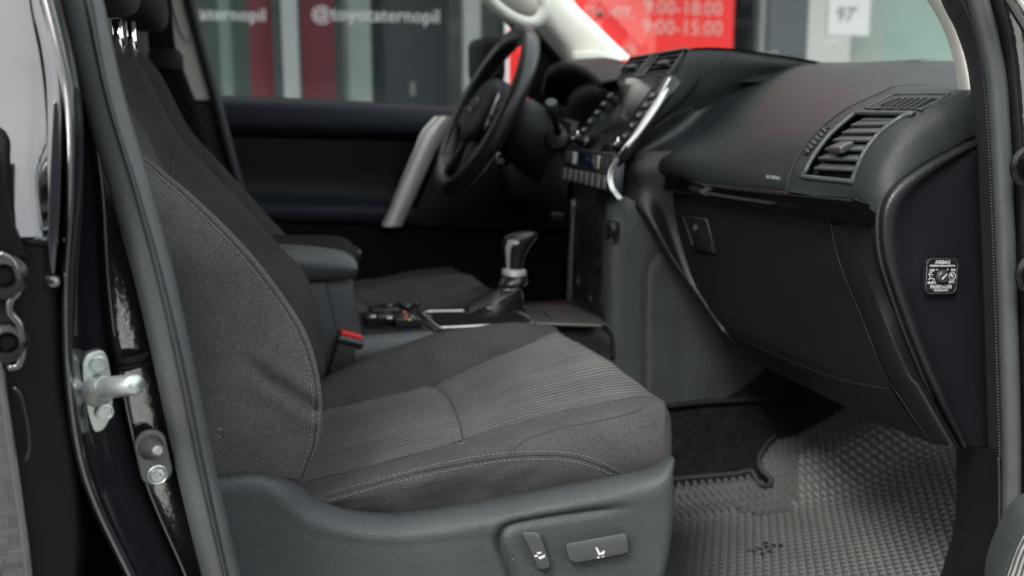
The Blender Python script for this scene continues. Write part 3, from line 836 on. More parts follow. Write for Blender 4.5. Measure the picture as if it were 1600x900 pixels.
# glovebox lid
gx = .762
h0 = Xr([(1033, 297), (1062, 303), (1120, 315), (1200, 330), (1260, 342), (1297, 350)], gx)
h1 = Xr([(1044, 352), (1075, 360), (1130, 375), (1205, 392), (1270, 405), (1312, 412)], gx + .010)
h2 = Xr([(1069, 428), (1100, 437), (1155, 453), (1225, 472), (1295, 488), (1342, 490)], gx + .026)
h3 = Xr([(1100, 478), (1130, 492), (1185, 515), (1255, 542), (1330, 565), (1372, 562)], gx + .038)
h4 = Xr([(1113, 500), (1145, 518), (1200, 545), (1270, 577), (1345, 606), (1394, 610)], gx + .048)
h5 = Xr([(1140, 530), (1170, 547), (1225, 577), (1295, 612), (1375, 652), (1425, 655)], gx + .068)
h6 = Xr([(1160, 556), (1190, 572), (1245, 598), (1315, 632), (1398, 670), (1453, 692)], gx + .085)
h7 = [p + V((.05, 0, -.006)) for p in h6]
glove = thing('glovebox', 'large matt black glovebox lid with a small lock and finger latch', 'glovebox', (.80, 1.3, .80)) if False else None
gb = Grid([[p + V((.015, 0, 0)) for p in h0], h0, h1, h2, h3, h4, h5, h6, h7], 8, 6)
gl = gb.build('glovebox_lid', M_PLB, dash)
BG = bvh_of([gl])
seam('seam', [(1112, 503), (1160, 530), (1230, 562), (1310, 592), (1388, 608)], BG, M_SEAM, dash, r=.0005, lift=-.0002)
# latch: recessed triangle
lq = [p for p, n_ in drape([(1068, 338), (1105, 343), (1119, 396), (1092, 390), (1083, 383)], BG, smooth=False)]
prism('latch_recess', [p + V((-.0006, 0, 0)) for p in lq], V((.001, 0, 0)), M_SMO, gl, bev=.0004)
tube('latch_rim', cr_index([p + V((-.001, 0, 0)) for p in lq + [lq[0]]], 1), .0011, M_PLA, gl, n=5)
lq2 = [p for p, n_ in drape([(1084, 384), (1094, 374), (1114, 379), (1119, 396), (1092, 390)], BG, smooth=False)]
prism('latch_handle', [p + V((-.005, 0, 0)) for p in lq2], V((.005, 0, 0)), M_PLB, gl, bev=.001)
pk, nk = drape([(1088, 356), (1089, 357)], BG, smooth=False)[0]
lathe('lock', pk, nk, [(.0062, 0), (.0062, .003), (.005, .0042), (.0001, .0042)], M_SMO2, gl, n=18)
box('keyhole', pk + nk * .0045, (.0006, .0012, .006), M_SIL, gl, bev=0, axes=(nk, nk.cross(EZ).normalized(), EZ))
# lower lid under the dash and the dark underside
u0 = h7; u1 = [p + V((.16, .03, .03)) for p in h7]
Grid([u0, [a.lerp(b, .5) for a, b in zip(u0, u1)], u1], 4, 3).build('under_panel', M_MBL, dash)
d0 = Xr([(1112, 505), (1130, 530), (1160, 560)], .84); 
# srs lettering
def on_pt(bv, x, y):
    h, nn, _, _ = bv.ray_cast(CAM, ray(x, y).normalized())
    if nn.dot(ray(x, y)) > 0: nn = -nn
    return h, nn
a, na = on_pt(BVD, 1193, 276); b, nb = on_pt(BVD, 1224, 280); c = (a + b) / 2
textmesh('airbag_lettering', 'SRS AIRBAG', frameM(c + na * .0004, b - a, EZ), .0068, mat('faint_print', (.16, .165, .165), .5), dash, ext=.0004, bold=.0001)

# airbag switch
asw = Quad(PY(1449, 404, .968), PY(1497, 405, .968), PY(1493, 458, .968), PY(1446, 459, .968), (0, -1, 0))
face = roundpoly([(0, 0), (1, 0), (1, 1), (0, 1)], .2, 6)
plate = prism('airbag_switch', [asw(u, v, 0) for u, v in face], -asw.n * .006 + asw.n * .0, M_SMO, dash, bev=0)
plate2 = tube('switch_bezel', cr_index([asw(u, v, .0002) for u, v in face + [face[0]]], 1), .0006, M_PLA, plate, n=6)
kc = asw(.5, .5, 0)
lathe('knob', kc, asw.n, [(.0078, 0), (.0074, .004), (.0066, .0048), (.0001, .0048)], M_SMO2, plate, n=24)
dk = (asw(.62, .38) - asw(.38, .62)).normalized()
box('knob_slot', kc + asw.n * .0053, (.009, .0022, .0014), M_SIL, plate, bev=.0003, axes=(dk, dk.cross(asw.n), asw.n))
xx = asw(1, .5) - asw(0, .5); yy = asw(.5, 0) - asw(.5, 1)
def at_(t, u, v, s, **k): textmesh('lettering', t, frameM(asw(u, v, .0003), xx, yy), s, M_WHT, plate, ext=.00005, bold=.00012, **k)
at_('AIRBAG', .5, .10, .0062); at_('ПОДУШКА БЕЗОПАСНОСТИ', .5, .2, .0026)
at_('OFF', .17, .34, .0044); at_('ON', .86, .32, .0044); at_('ВЫКЛ', .18, .69, .0040); at_('ВКЛ', .83, .67, .0040)
at_('PASSENGER', .5, .81, .0060); at_('ПАССАЖИРА', .5, .91, .0032)
for u, v in ((.34, .32), (.68, .31)): mk('dot', *lathe_geo(asw(u, v, 0), asw.n, [(.0009, 0), (.0009, .0004)], 10), M_WHT, plate)
ring = [asw(.85 + .105 * math.cos(t), .5 + .11 * math.sin(t), .0003) for t in [k * math.pi / 10 for k in range(20)]]
tube('no_sign', ring, .0004, M_WHT, plate, n=5, closed=True)
tube('no_sign', [asw(.78, .43, .0003), asw(.92, .57, .0003)], .0004, M_WHT, plate, n=5)
G = [tube_geo([asw(*p, .0003) for p in P], .0005, 5) for P in ([(.80, .44), (.84, .53), (.89, .56)], [(.84, .47), (.91, .45)], [(.07, .42), (.12, .52), (.2, .53)], [(.13, .44), (.22, .47)], [(.07, .60), (.13, .55), (.18, .6)], [(.2, .56), (.26, .58), (.21, .63), (.27, .63)], [(.10, .40), (.17, .40)])]
mk('pictogram', *merge(G), M_WHT, plate)
# ------------------------------------------------------------------ centre stack (parts of the dashboard)
M_HOOD = M_PLD
# hood around the screen: side cheek facing the passenger
CY = (1.615, 1.615, 1.62, 1.63, 1.645, 1.665)
def crow(pts, dy=0): return [PY(x, y, Y + dy) for (x, y), Y in zip(pts, CY)]
c0 = crow([(1076, 78), (1100, 77), (1140, 79), (1180, 84), (1228, 91), (1275, 99)], .004)
c1 = crow([(1066, 98), (1090, 96), (1130, 96), (1175, 98), (1220, 102), (1270, 106)], .0)
c2 = crow([(1053, 122), (1070, 124), (1100, 126), (1145, 122), (1195, 116), (1265, 114)])
c3 = crow([(1008, 195), (1026, 190), (1055, 175), (1105, 155), (1165, 140), (1250, 128)])
c4 = crow([(966, 250), (990, 242), (1025, 215), (1075, 190), (1135, 170), (1240, 145)], .004)
tops = [p + V((.03, .24, .0)) for p in c0]
cheek = Grid([tops, [p + V((.012, .015, .003)) for p in c0], c0, c1, c2, c3, c4, [p + V((0, .02, -.04)) for p in c4]], 7, 5)
ck = cheek.build('screen_hood', M_PLD, dash)
BCK = bvh_of([ck])
seam('seam', [(1141, 81), (1118, 115), (1096, 153)], BCK, M_SEAM, dash, r=.0008, n=20)
# head unit face
TLc, TRc = PX(968, 124, .790), PX(1050, 119, .785)
BRc, BLc = PX(966, 242, .672), PX(890, 226, .675)
hu = Quad(TLc, TRc, BRc, BLc, (-1, 0, .6))
bez = hu.pad('screen_bezel', -.02, -.02, 1.02, 1.02, -.02, 0, M_PIA, dash, bev=.002)
hu.pad('touch_screen', .17, .08, .80, .92, 0, .0012, M_SCR, bez, rnd=.03)
for k in range(5):
    hu.pad('screen_button', .86, .22 + k * .13, .97, .30 + k * .13, 0, .003, M_SMO, bez, bev=.0008)
    hu.pad('button_mark', .895, .25 + k * .13, .935, .27 + k * .13, .003, .0033, M_WHT, bez, bev=0)
    hu.pad('screen_button', .03, .22 + k * .13, .13, .30 + k * .13, 0, .003, M_SMO, bez, bev=.0008)
    hu.pad('button_mark', .065, .25 + k * .13, .10, .27 + k * .13, .003, .0033, M_WHT, bez, bev=0)
for u in (.075, .90):
    lathe('volume_knob', hu(u, .90, 0), hu.n, [(.0105, 0), (.0105, .010), (.009, .012), (.0001, .012)], M_SMO, bez, n=22)
    lathe('knob_ring', hu(u, .90, .009), hu.n, [(.0112, 0), (.0112, .002), (.0100, .003)], M_CHR, bez, n=22)
# twin centre vents
cv = Quad(PX(975, 97, .835), PX(1073, 77, .835), PX(1040, 116, .80), PX(950, 122, .80), (-1, 0, .5))
cv = Quad(PX(985, 93, .84), PX(1072, 79, .84), PX(1046, 116, .80), PX(958, 122, .80), (-1, 0, .5))
cvf = cv.pad('centre_vent', 0, 0, 1, 1, -.03, -.012, M_MBL, dash, bev=0)
for (u0, u1) in ((.02, .40), (.58, .98)):
    for k in range(4): cv.pad('slat', u0, .12 + k * .23, u1, .20 + k * .23, -.012, .001, M_PLB, cvf, bev=.0005)
    um = (u0 + u1) / 2
    cv.pad('vent_tab', um - .08, .42, um + .08, .60, -.004, .006, M_PLA, cvf, bev=.001)
    cv.pad('frame', u0 - .025, -.02, u0, 1.02, -.012, .003, M_PIA, cvf)
    cv.pad('frame', u1, -.02, u1 + .025, 1.02, -.012, .003, M_PLA, cvf)
cv.pad('frame', -.02, -.08, 1.02, 0, -.012, .004, M_PLA, cvf); cv.pad('frame', -.02, .99, 1.02, 1.05, -.012, .003, M_PLA, cvf)
hz_ = cv.pad('hazard_panel', .43, .02, .555, .98, -.012, .0015, M_SMO, cvf)
for k in range(5):
    for j in range(2): cv.pad('hazard_stud', .445 + j * .05, .10 + k * .17, .475 + j * .05, .17 + k * .17, .0015, .0035, M_PLA, hz_, bev=0)
# silver rail on the passenger side of the screen
rl = XYr([(1046, 121, 'X', .780), (1022, 158, 'X', .748), (993, 203, 'X', .706), (966, 243, 'X', .672), (952, 268, 'X', .655), (953, 292, 'X', .652), (966, 312, 'X', .658)])
rr = XYr([(1052, 124, 'X', .786), (1036, 165, 'X', .755), (1004, 210, 'X', .713), (970, 250, 'X', .677), (957, 270, 'X', .662), (959, 290, 'X', .660), (973, 308, 'X', .668)])
rr = [a.lerp(b, .58) for a, b in zip(rl, rr)]
rl2 = [p + V((.008, .003, 0)) for p in rl]; rr2 = [p + V((.004, .001, 0)) for p in rr]
sg = Grid([rl2, rl, [a.lerp(b, .5) + V((-.003, 0, .001)) for a, b in zip(rl, rr)], rr, rr2], 8, 4)
sg.build('silver_rail', M_SIL, dash)
# climate panel
box('stack_core', V((.84, 1.72, .94)), (.08, .12, .30), M_MBL, dash, bev=.002)
cl = Quad(PX(884, 230, .668), PX(956, 240, .668), PX(950, 300, .655), PX(878, 282, .655), (-1, 0, .3))
clp = cl.pad('climate_panel', -.03, -.02, 1.03, 1.02, -.025, 0, M_SMO, dash, bev=.003)
cl.pad('climate_display', .28, .10, .68, .46, 0, .001, mat('blue_black_display', (.008, .012, .035), .1, coat=.5), clp)
for u in (.05, .13, .205): cl.pad('climate_button', u, .10, u + .055, .46, 0, .003, M_SIL if u > .15 else M_PLA, clp, bev=.001)
for u in (.73, .81, .89): cl.pad('climate_button', u, .10, u + .055, .46, 0, .003, M_SIL if u < .8 else M_PLA, clp, bev=.001)
M_BTN = mat('button_grey', (.12, .12, .115), .35, metal=.4)
for k in range(8): cl.pad('climate_button', .02 + k * .123, .60, .095 + k * .123, .95, 0, .004, M_BTN, clp, bev=.001)
# lower stack below the climate panel, down to the console
ls = Quad(PX(895, 300, .70), PX(958, 318, .70), PX(940, 498, .665), PX(893, 478, .70), (-1, 0, 0))
lsp = ls.pad('lower_stack', -.02, -.16, 1.02, 1.03, -.03, 0, M_SMO, dash, bev=.001)
ls.pad('storage_bin_door', .12, .10, .92, .55, 0, .004, mat('bronze_black_plastic', (.016, .015, .015), .35), lsp, rnd=.06)
ls.pad('bin_lip', .16, .53, .90, .57, .004, .010, M_SMO, lsp)
for (u, v, m_) in ((.2, .70, 0), (.55, .66, 1), (.62, .80, 1)):
    lathe('socket_ring', ls(u + .1, v + .04, 0), ls.n, [(.012, 0), (.012, .004), (.009, .005), (.008, .001)], M_PLA if not m_ else M_SMO, lsp, n=18)
ls.pad('switch_block', .45, .62, .95, .76, 0, .003, M_SMO, lsp); ls.pad('switch_block', .5, .80, .98, .94, 0, .003, M_SMO, lsp)
for u, v in ((.6, .66), (.8, .69), (.7, .85)): ls.pad('switch_mark', u, v, u + .06, v + .03, .003, .0034, M_WHT, lsp, bev=0)
tube('stack_rail', Xr([(897, 312), (895, 350), (892, 420), (890, 480)], .69), .0065, mat('dim_silver', (.18, .185, .19), .35, metal=.7), dash, n=10, res=16)
# passenger side of the stack and tunnel
k0 = XYr([(960, 300, 'X', .655), (948, 320, 'X', .655), (943, 360, 'X', .66), (941, 420, 'X', .662), (941, 470, 'X', .665), (950, 530, 'X', .668), (955, 580, 'X', .67), (958, 640, 'X', .67)])
k1 = Yr([(975, 305), (962, 322), (960, 362), (958, 420), (958, 470), (962, 530), (966, 580), (968, 645)], 1.585)
k2 = Yr([(1000, 318), (1000, 345), (1000, 380), (1003, 430), (1005, 480), (1005, 530), (1005, 580), (1005, 640)], 1.575)
k3 = Yr([(1040, 318), (1045, 350), (1050, 390), (1055, 440), (1058, 480), (1060, 530), (1060, 580), (1058, 636)], 1.572)
k4 = Yr([(1110, 318), (1115, 350), (1120, 390), (1124, 440), (1128, 480), (1128, 530), (1122, 580), (1104, 630)], 1.572)
k5 = Yr([(1200, 318), (1210, 350), (1215, 390), (1220, 440), (1230, 480), (1240, 530), (1235, 580), (1250, 622)], 1.60)
kg = Grid([[p + V((.02, .02, 0)) for p in k0], k0, k1, k2, k3, k4, k5], 7, 6)
KS = smooth2([(1042, 388), (1022, 402), (1012, 418), (1010, 440), (1009, 540), (1009, 640)], 6)
def kfn(p):
    x, y = pix(p); q = p.copy()
    if x > 940:
        d = segdist(x, y, KS); q.y += .004 * math.exp(-(d / 4) ** 2)
        if x > 1010 and y > 400: q.y -= .0015
    return q
kg = Grid([[p + V((.02, .02, 0)) for p in k0], k0, k1, k2, k3, k4, k5], 7, 12).each(kfn)
ks = kg.build('console_cheek', M_PLS, dash)
BK = bvh_of([ks])
seam('seam', [(1042, 389), (1022, 402), (1011, 420), (1009, 540), (1009, 638)], BK, M_SEAM, dash, r=.0022, lift=-.0006)
seam('seam', [(1116, 540), (1112, 570), (1106, 600), (1101, 630)], BK, M_SEAM, dash, r=.0012)
pk_ = [p for p, n_ in drape([(949, 348), (964, 345), (968, 352), (968, 372), (962, 380), (948, 377)], BK, smooth=False)]
prism('cheek_pocket', [p + V((-.001, -.001, 0)) for p in pk_], V((.002, .001, 0)), M_MBL, dash, bev=.0004)
tube('pocket_rim', cr_arc([p + V((-.0015, -.001, 0)) for p in pk_], 30, closed=True), .0012, M_SMO, dash, n=6, closed=True)
kb = Yr([(1008, 634), (1050, 634), (1103, 628), (1180, 625), (1260, 621)], 1.568)
tube('tunnel_edge', kb, .006, M_PLB, dash, n=8)

# ------------------------------------------------------------------ driver side of the dashboard
f0 = XYr([(975, 100, 'X', .99), (940, 96, 'X', 1.0), (900, 93, 'X', 1.02), (860, 92, 'X', 1.04)])
f1 = XYr([(960, 124, 'X', .80), (925, 106, 'X', .80), (900, 99, 'X', .82), (868, 98, 'X', .85)])
Grid([f0, f1, [p + V((0, 0, -.012)) for p in f1]], 5, 5).build('driver_dash_top', M_PLD, dash)
# top across the whole width under the windshield
tt = [V((1.16, 1.02, 1.205)), V((1.16, 1.4, 1.232)), V((1.16, 1.75, 1.235)), V((1.16, 2.1, 1.225)), V((1.16, 2.42, 1.20))]
tm = [V((.98, 1.60, 1.20)), V((.96, 1.72, 1.22)), V((.93, 1.85, 1.222)), V((.92, 2.1, 1.215)), V((.93, 2.42, 1.18))]
tf = [V((.84, 1.66, 1.19)), V((.83, 1.75, 1.205)), V((.82, 1.86, 1.205)), V((.80, 2.1, 1.20)), V((.86, 2.42, 1.14))]
Grid([tt[1:] + [tt[-1] + V((0, .04, 0))], tm, tf, [p + V((.03, 0, -.08)) for p in tf]], 5, 5).build('dash_top', M_PLD, dash)
# instrument binnacle
bi0 = XYr([(962, 128, 'X', .79), (940, 108, 'X', .785), (915, 98, 'X', .785), (890, 97, 'X', .79), (876, 108, 'X', .80), (868, 140, 'X', .80)])
bi1 = [p + V((-.03, .0, -.012)) for p in bi0]
bi2 = [p + V((.05, .0, -.05)) for p in bi0]
Grid([[p + V((.06, 0, .006)) for p in bi0], bi0, bi1, bi2], 6, 4).build('instrument_hood', M_PLB, dash, sol=.004)
prism('instrument_face', Xr([(868, 110), (950, 108), (955, 150), (900, 235), (868, 225)], .84), V((.01, 0, 0)), M_MBL, dash, bev=0)
# lower driver dash panel
n0 = XYr([(905, 190, 'X', .77), (875, 185, 'X', .76), (840, 190, 'X', .75), (800, 205, 'X', .74), (740, 215, 'X', .74)])
n1 = XYr([(890, 240, 'X', .71), (865, 245, 'X', .70), (830, 250, 'X', .69), (790, 262, 'X', .69), (735, 270, 'X', .70)])
n2 = XYr([(886, 305, 'X', .70), (860, 300, 'X', .70), (825, 305, 'X', .70), (785, 320, 'X', .72), (730, 330, 'X', .74)])
n3 = XYr([(886, 335, 'X', .74), (860, 330, 'X', .76), (825, 335, 'X', .78), (785, 345, 'X', .82), (730, 355, 'X', .84)])
Grid([n0, n1, n2, n3], 5, 6).build('knee_panel', M_PLA, dash)
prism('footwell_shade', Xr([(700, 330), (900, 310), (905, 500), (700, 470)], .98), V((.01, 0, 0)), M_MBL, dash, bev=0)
# ------------------------------------------------------------------ steering column and wheel
wheel = thing('steering_wheel', 'black leather-rimmed steering wheel tilted toward the driver seat', 'steering wheel', (.586, 2.07, 1.15))
WC = V((.573, 2.07, 1.146)); wv = V((.46, 0, .888)).normalized(); wn_ = V((-.888, 0, .46)).normalized()
def WP(a, r, h=0): return WC + EY * (-math.sin(a) * r) + wv * (math.cos(a) * r) + wn_ * h
RW = .180
tube('rim', [WP(2 * math.pi * k / 64, RW) for k in range(64)], .0185, M_LEA, wheel, n=14, closed=True, ry=.0200)
for a in (.45, -.45, 2.3, -2.3):
    tube('rim_seam', [WP(a, RW) + (WP(a, 1) - WC).normalized() * (.0188 * math.cos(t)) + wn_ * (.0204 * math.sin(t)) for t in [k * math.pi / 8 for k in range(16)]], .0009, M_SEAM, wheel, n=5, closed=True)
# spokes
def spoke(a, w0, w1, m_):
    P = [(RW - .006, -w1), (.13, -w0 * .9), (.07, -w0), (.07, w0), (.13, w0 * .9), (RW - .006, w1)]
    ca, sa = math.cos(a), math.sin(a)
    return prism('spoke', [WC + wv * (r * ca - w * sa) + EY * (-(r * sa + w * ca)) - wn_ * .012 for r, w in P], wn_ * .020, m_, wheel, bev=.005)
spoke(math.pi / 2 + .12, .028, .020, M_PLB); spoke(-math.pi / 2 - .12, .028, .020, M_PLB); spoke(math.pi - .38, .018, .012, M_PLB); spoke(math.pi + .38, .018, .012, M_PLB)
hubp = [(.0001, .030), (.04, .029), (.065, .024), (.078, .012), (.080, -.01), (.074, -.03)]
hv_, hf_ = [], []
nn_ = 36
for r, h in hubp[::-1]:
    for k in range(nn_):
        a = 2 * math.pi * k / nn_
        hv_.append(WP(a, r * (1 - .08 * math.cos(a) + .06 * abs(math.sin(a))), h - .004))
for i in range(len(hubp) - 1):
    for k in range(nn_): hf_.append((i * nn_ + k, i * nn_ + (k + 1) % nn_, (i + 1) * nn_ + (k + 1) % nn_, (i + 1) * nn_ + k))
hub = mk('airbag_hub', hv_, hf_, M_PLB, wheel)
def ell(cx_, cy_, a, b, n_=24): return [WC + EY * (-(cx_ + a * math.cos(2 * math.pi * k / n_))) + wv * (cy_ + b * math.sin(2 * math.pi * k / n_)) + wn_ * .0285 for k in range(n_)]
for e in (ell(0, .0, .024, .016), ell(0, .0, .008, .016), ell(0, .008, .016, .006)):
    tube('emblem', e, .0014, bpy.data.materials['button_grey'], hub, n=6, closed=True)
for sgn in (-1, 1):
    for k in range(3):
        c = WC + EY * (-sgn * (.105 + .012 * (k % 2))) + wv * (.018 - k * .018) + wn_ * .009
        lathe('wheel_button', c, wn_, [(.0065, 0), (.0065, .003), (.0001, .004)], M_SMO2, wheel, n=14)
    tube('silver_accent', [WC + EY * (-sgn * (.082 + .006 * k)) + wv * (.034 - .02 * k) + wn_ * .010 for k in range(5)], .0018, M_SIL, wheel, n=6)
# column shroud
ax_ = -wn_
sh0 = WC + ax_ * .05
def ring(c, a, b, n_=24): return [c + EY * (a * math.cos(2 * math.pi * k / n_)) + wv * (b * math.sin(2 * math.pi * k / n_)) for k in range(n_)]
rg = [ring(sh0, .055, .055), ring(sh0 + ax_ * .03, .065, .07), ring(sh0 + ax_ * .12 + wv * -.01, .068, .075), ring(sh0 + ax_ * .2 + wv * -.01, .07, .08)]
vs_ = [p for r in rg for p in r]; fs_ = [(i * 24 + k, i * 24 + (k + 1) % 24, (i + 1) * 24 + (k + 1) % 24, (i + 1) * 24 + k) for i in range(3) for k in range(24)] + [tuple(range(24))[::-1]]
colm = mk('column_shroud', vs_, fs_, M_PLB, dash)
st0 = PY(862, 185, 1.98)
lathe('stalk_collar', PY(872, 215, 1.96), V((-.5, -.8, .1)), [(.028, -.02), (.028, .0), (.022, .008), (.0001, .010)], M_SMO, dash, n=20)
tube('wiper_stalk', [PY(873, 212, 1.96), PY(868, 190, 1.93), PY(862, 165, 1.90)], [.008, .007, .012], M_SMO, dash, n=12)
lathe('stalk_knob', PY(862, 168, 1.90), PY(861, 155, 1.89) - PY(863, 172, 1.91), [(.010, -.014), (.013, -.010), (.013, .012), (.010, .016), (.0001, .016)], M_SMO2, dash, n=18)
ign = PX(786, 246, .66)
lathe('ignition_barrel', ign, V((-.8, -.5, .3)), [(.019, -.01), (.019, .0), (.016, .004), (.0001, .004)], M_SMO, dash, n=20)
box('key_blade', ign + V((-.012, -.006, .004)), (.016, .004, .011), M_CHR, dash, bev=.001)
# ------------------------------------------------------------------ centre console
con = thing('centre_console', 'grey and black console between the seats with padded armrest box and silver-edged shift plate', 'console', (.40, Y0, .55))
YN, YF = 1.605, 1.80
# armrest box
def cbox(x0, x1, zb, zt, yn, yf): pass
zl = PY(500, 437, YN).z
X1 = PY(556, 437, YN).x; X1b = PY(570, 540, YN).x
bq = [V((-.12, YN, zl)), V((X1 - .004, YN, zl)), V((X1 - .002, YN, zl - .03)), V((X1b, YN, .765)), V((X1b + .004, YN, .66)), V((-.12, YN, .66))]
body = prism('console_box', bq, V((0, YF - YN, 0)), M_PLA, con, bev=.006)
BB = bvh_of([body])
seam('seam', [(510, 440), (516, 470), (524, 505), (528, 520)], BB, M_SEAM, con, r=.001, n=16)
# padded lid
zt = PY(500, 395, YN).z
a_ = [(.055, -.12), (.02, X1 * .3)]
lidr = []
def lrow(y, zz, xf): return [V((-.13, y, zz)), V((-.02, y, zz + .004)), V((.08, y, zz + .003)), V((xf - .05, y, zz)), V((xf - .012, y, zz - .006)), V((xf, y, zz - .022)), V((xf - .004, y, zl + .006)), V((xf - .012, y, zl + .002))]
ro = []
for y, dz, dx in ((YN + .012, -.030, -.010), (YN + .002, -.012, -.004), (YN + .014, .0, .0), (YN + .05, .010, .003), (Y0, .014, .004), (YF - .05, .010, .003), (YF - .012, 0, 0), (YF + .004, -.012, -.004), (YF - .006, -.030, -.010)):
    r = lrow(y, zt + dz, X1 + .008 + dx)
    for p in r: p.z = max(p.z, zl + .002)
    ro.append(r)
Lb = Grid(ro, 6, 4).build('armrest_lid', mat('armrest_leather', (.004, .005, .0075), .6, spec=.10, bump=[('grain', 700, .2, .0005)]), con)
lowr = [V((-.13, YN - .003, zl + .002)), V((X1 - .01, YN - .003, zl + .002))]
box('lid_base', V(((X1 - .13) / 2, (YN + YF) / 2, zl + .008)), (X1 + .13, YF - YN + .004, .014), M_PLA, con, bev=.004)
# near cheek of the lid
ch0 = Yr([(425, 388), (470, 389), (510, 393), (540, 399), (556, 408)], YN - .010)
ch1 = Yr([(425, 410), (470, 412), (510, 415), (540, 418), (559, 420)], YN - .022)
ch2 = Yr([(425, 436), (470, 437), (510, 437), (540, 436), (558, 433)], YN - .014)
Grid([[p + V((0, .02, .004)) for p in ch0], ch0, ch1, ch2, [p + V((0, .01, -.001)) for p in ch2]], 5, 5).build('lid_side', M_PLA, con)
box('lid_latch', V((X1 + .012, Y0 - .02, zt - .012)), (.012, .06, .014), M_SMO, con, bev=.003)
# deck
ZD = .782
dkp = [V((X1b - .01, YN, ZD)), V((X1b - .01, YF, ZD)), V((.70, YF, ZD)), V((.70, YN, ZD))]
prism('deck', dkp, V((0, 0, -.012)), M_PLB, con, bev=.002)
s0 = [V((X1b - .02, YN - .002, ZD - .001)), V((.36, YN - .002, ZD - .001)), V((.5, YN - .002, ZD - .002)), V((.62, YN - .002, ZD - .002)), V((.672, YN - .002, ZD - .004))]
s1_ = [p + V((0, -.010, -.006)) for p in s0]; s2_ = [p + V((0, -.018, -.03)) for p in s0]; s3_ = [p + V((0, -.012, -.07)) for p in s0]; s4_ = [p + V((0, -.012, -.16)) for p in s0]
Grid([[p + V((0, .01, .001)) for p in s0], s0, s1_, s2_, s3_, s4_], 8, 5).build('console_side', M_PLA, con)
tube('side_trim', Yr([(941, 505), (950, 515), (956, 530), (957, 560)], 1.585), .004, M_SMO, con, n=8, res=12)
# switch blocks behind the shift plate
def dbox(name, x0, y0, x1, y1, z, h, m, bev=.002, par=con):
    c0_, c1_ = PZ(x0, y0, z), PZ(x1, y1, z)
    return c0_, c1_
def blk(name, px, w, d, h, m, z=ZD, par=con, rot=0, bev=.0015):
    p = PZ(px[0], px[1], z); return box(name, V((p.x, p.y, z + h / 2)), (w, d, h), m, par, bev=bev)
bA = blk('switch_block', (592, 505), .050, .045, .016, M_SMO); bBk = blk('drive_mode_block', (634, 507), .045, .06, .016, M_SMO)
bC = blk('switch_block', (600, 490), .05, .05, .012, M_SMO)
za = ZD + .016
for (x, y, m_) in ((582, 496, M_SIL), (596, 497, M_PLA), (608, 498, M_SIL)):
    p = PZ(x, y, za); box('rocker', V((p.x, p.y, za + .002)), (.010, .018, .004), m_, con, bev=.001)
for (x, y, m_) in ((632, 487, M_ORG), (635, 492, M_ORG), (634, 498, M_ORG), (640, 500, mat('amber', (.8, .5, .1), .5)), (645, 495, M_WHT)):
    p = PZ(x, y, za); box('mode_mark', V((p.x, p.y, za + .0004)), (.005, .004, .0008), m_, con, bev=0)
wav = [PZ(600 + 6 * k, 478 + 2.5 * math.sin(k * 1.3), ZD + .012) for k in range(10)]
tube('far_switch_edge', wav, .006, M_SMO, con, n=8, res=24)
# shift plate
pl = [(655, 488), (690, 487), (790, 483), (812, 480), (835, 507), (700, 514), (677, 515), (668, 508)]
plp = Zr(pl, ZD + .003)
inner = Zr([(672, 491), (790, 487), (806, 488), (822, 503), (700, 508), (688, 509)], ZD + .005)
prism('shift_plate', plp, V((0, 0, -.006)), M_SMO, con, bev=.001)
tube('silver_surround', cr_arc(Zr([(664, 488), (720, 486), (785, 484), (806, 486), (832, 505), (760, 509), (694, 512), (683, 510), (672, 500)], ZD + .005), 60, closed=True), .0028, M_SIL, con, n=8, closed=True)
prism('gate', inner, V((0, 0, .001)), M_MBL, con, bev=0)
# cup holder cover with brushed look
cc = Zr([(812, 480), (893, 480), (940, 502), (941, 512), (836, 509)], ZD + .004)
cov = prism('cup_holder_cover', cc, V((0, 0, .005)), mat('brushed_dark_plate', (.05, .049, .047), .38, metal=.5, var=.1, vscale=30), con, bev=.0015)
q = PZ(850, 488, ZD + .01); q2 = PZ(862, 499, ZD + .01)
tube('cover_grip', [q, q2], .0022, M_SMO, con, n=6)

# ------------------------------------------------------------------ gear lever
gear = thing('gear_lever', 'automatic gear lever with silver-trimmed knob and creased black leather boot', 'gear lever', PZ(780, 498, ZD))
GY = 1.71
def gring(cx, cy, rx, ry, tilt=0, n_=32, wr=0, sd=0):
    c = PY(cx, cy, GY); out = []
    for k in range(n_):
        a = 2 * math.pi * k / n_
        w = 1 + wr * (math.sin(3 * a + sd) * .5 + math.sin(5 * a + sd * 2.3) * .35)
        x = rx * math.cos(a) * w; y = ry * math.sin(a) * w
        out.append(c + V((x * math.cos(tilt), y, x * math.sin(tilt))))
    return out
rs = [gring(762, 508, .058, .05, 0, wr=.02), gring(763, 497, .057, .050, 0, wr=.06, sd=1), gring(768, 480, .055, .047, .1, wr=.15, sd=1.4),
      gring(773, 466, .048, .043, .2, wr=.22, sd=2.2), gring(783, 456, .035, .035, .3, wr=.2, sd=3), gring(797, 449, .0275, .027, .15, wr=.10, sd=3.6), gring(801, 440, .0275, .026, .1), gring(803, 432, .022, .021, .05), gring(803, 427, .014, .014, .05)]
vs_ = []; nr = 32
cols = []
for k in range(nr): cols.append(cr_index([r[k] for r in rs], 5))
nv = len(cols[0])
vs_ = [cols[k][j] for j in range(nv) for k in range(nr)]
fs_ = [(j * nr + k, j * nr + (k + 1) % nr, (j + 1) * nr + (k + 1) % nr, (j + 1) * nr + k) for j in range(nv - 1) for k in range(nr)]
boot = mk('leather_boot', vs_, fs_, M_LEAB if 'M_LEAB' in globals() else mat('boot_leather', (.010, .010, .011), .24, spec=.6, bump=[('grain', 600, .15, .0005), ('noise', 45, .5, .004)]), gear, sub=1)
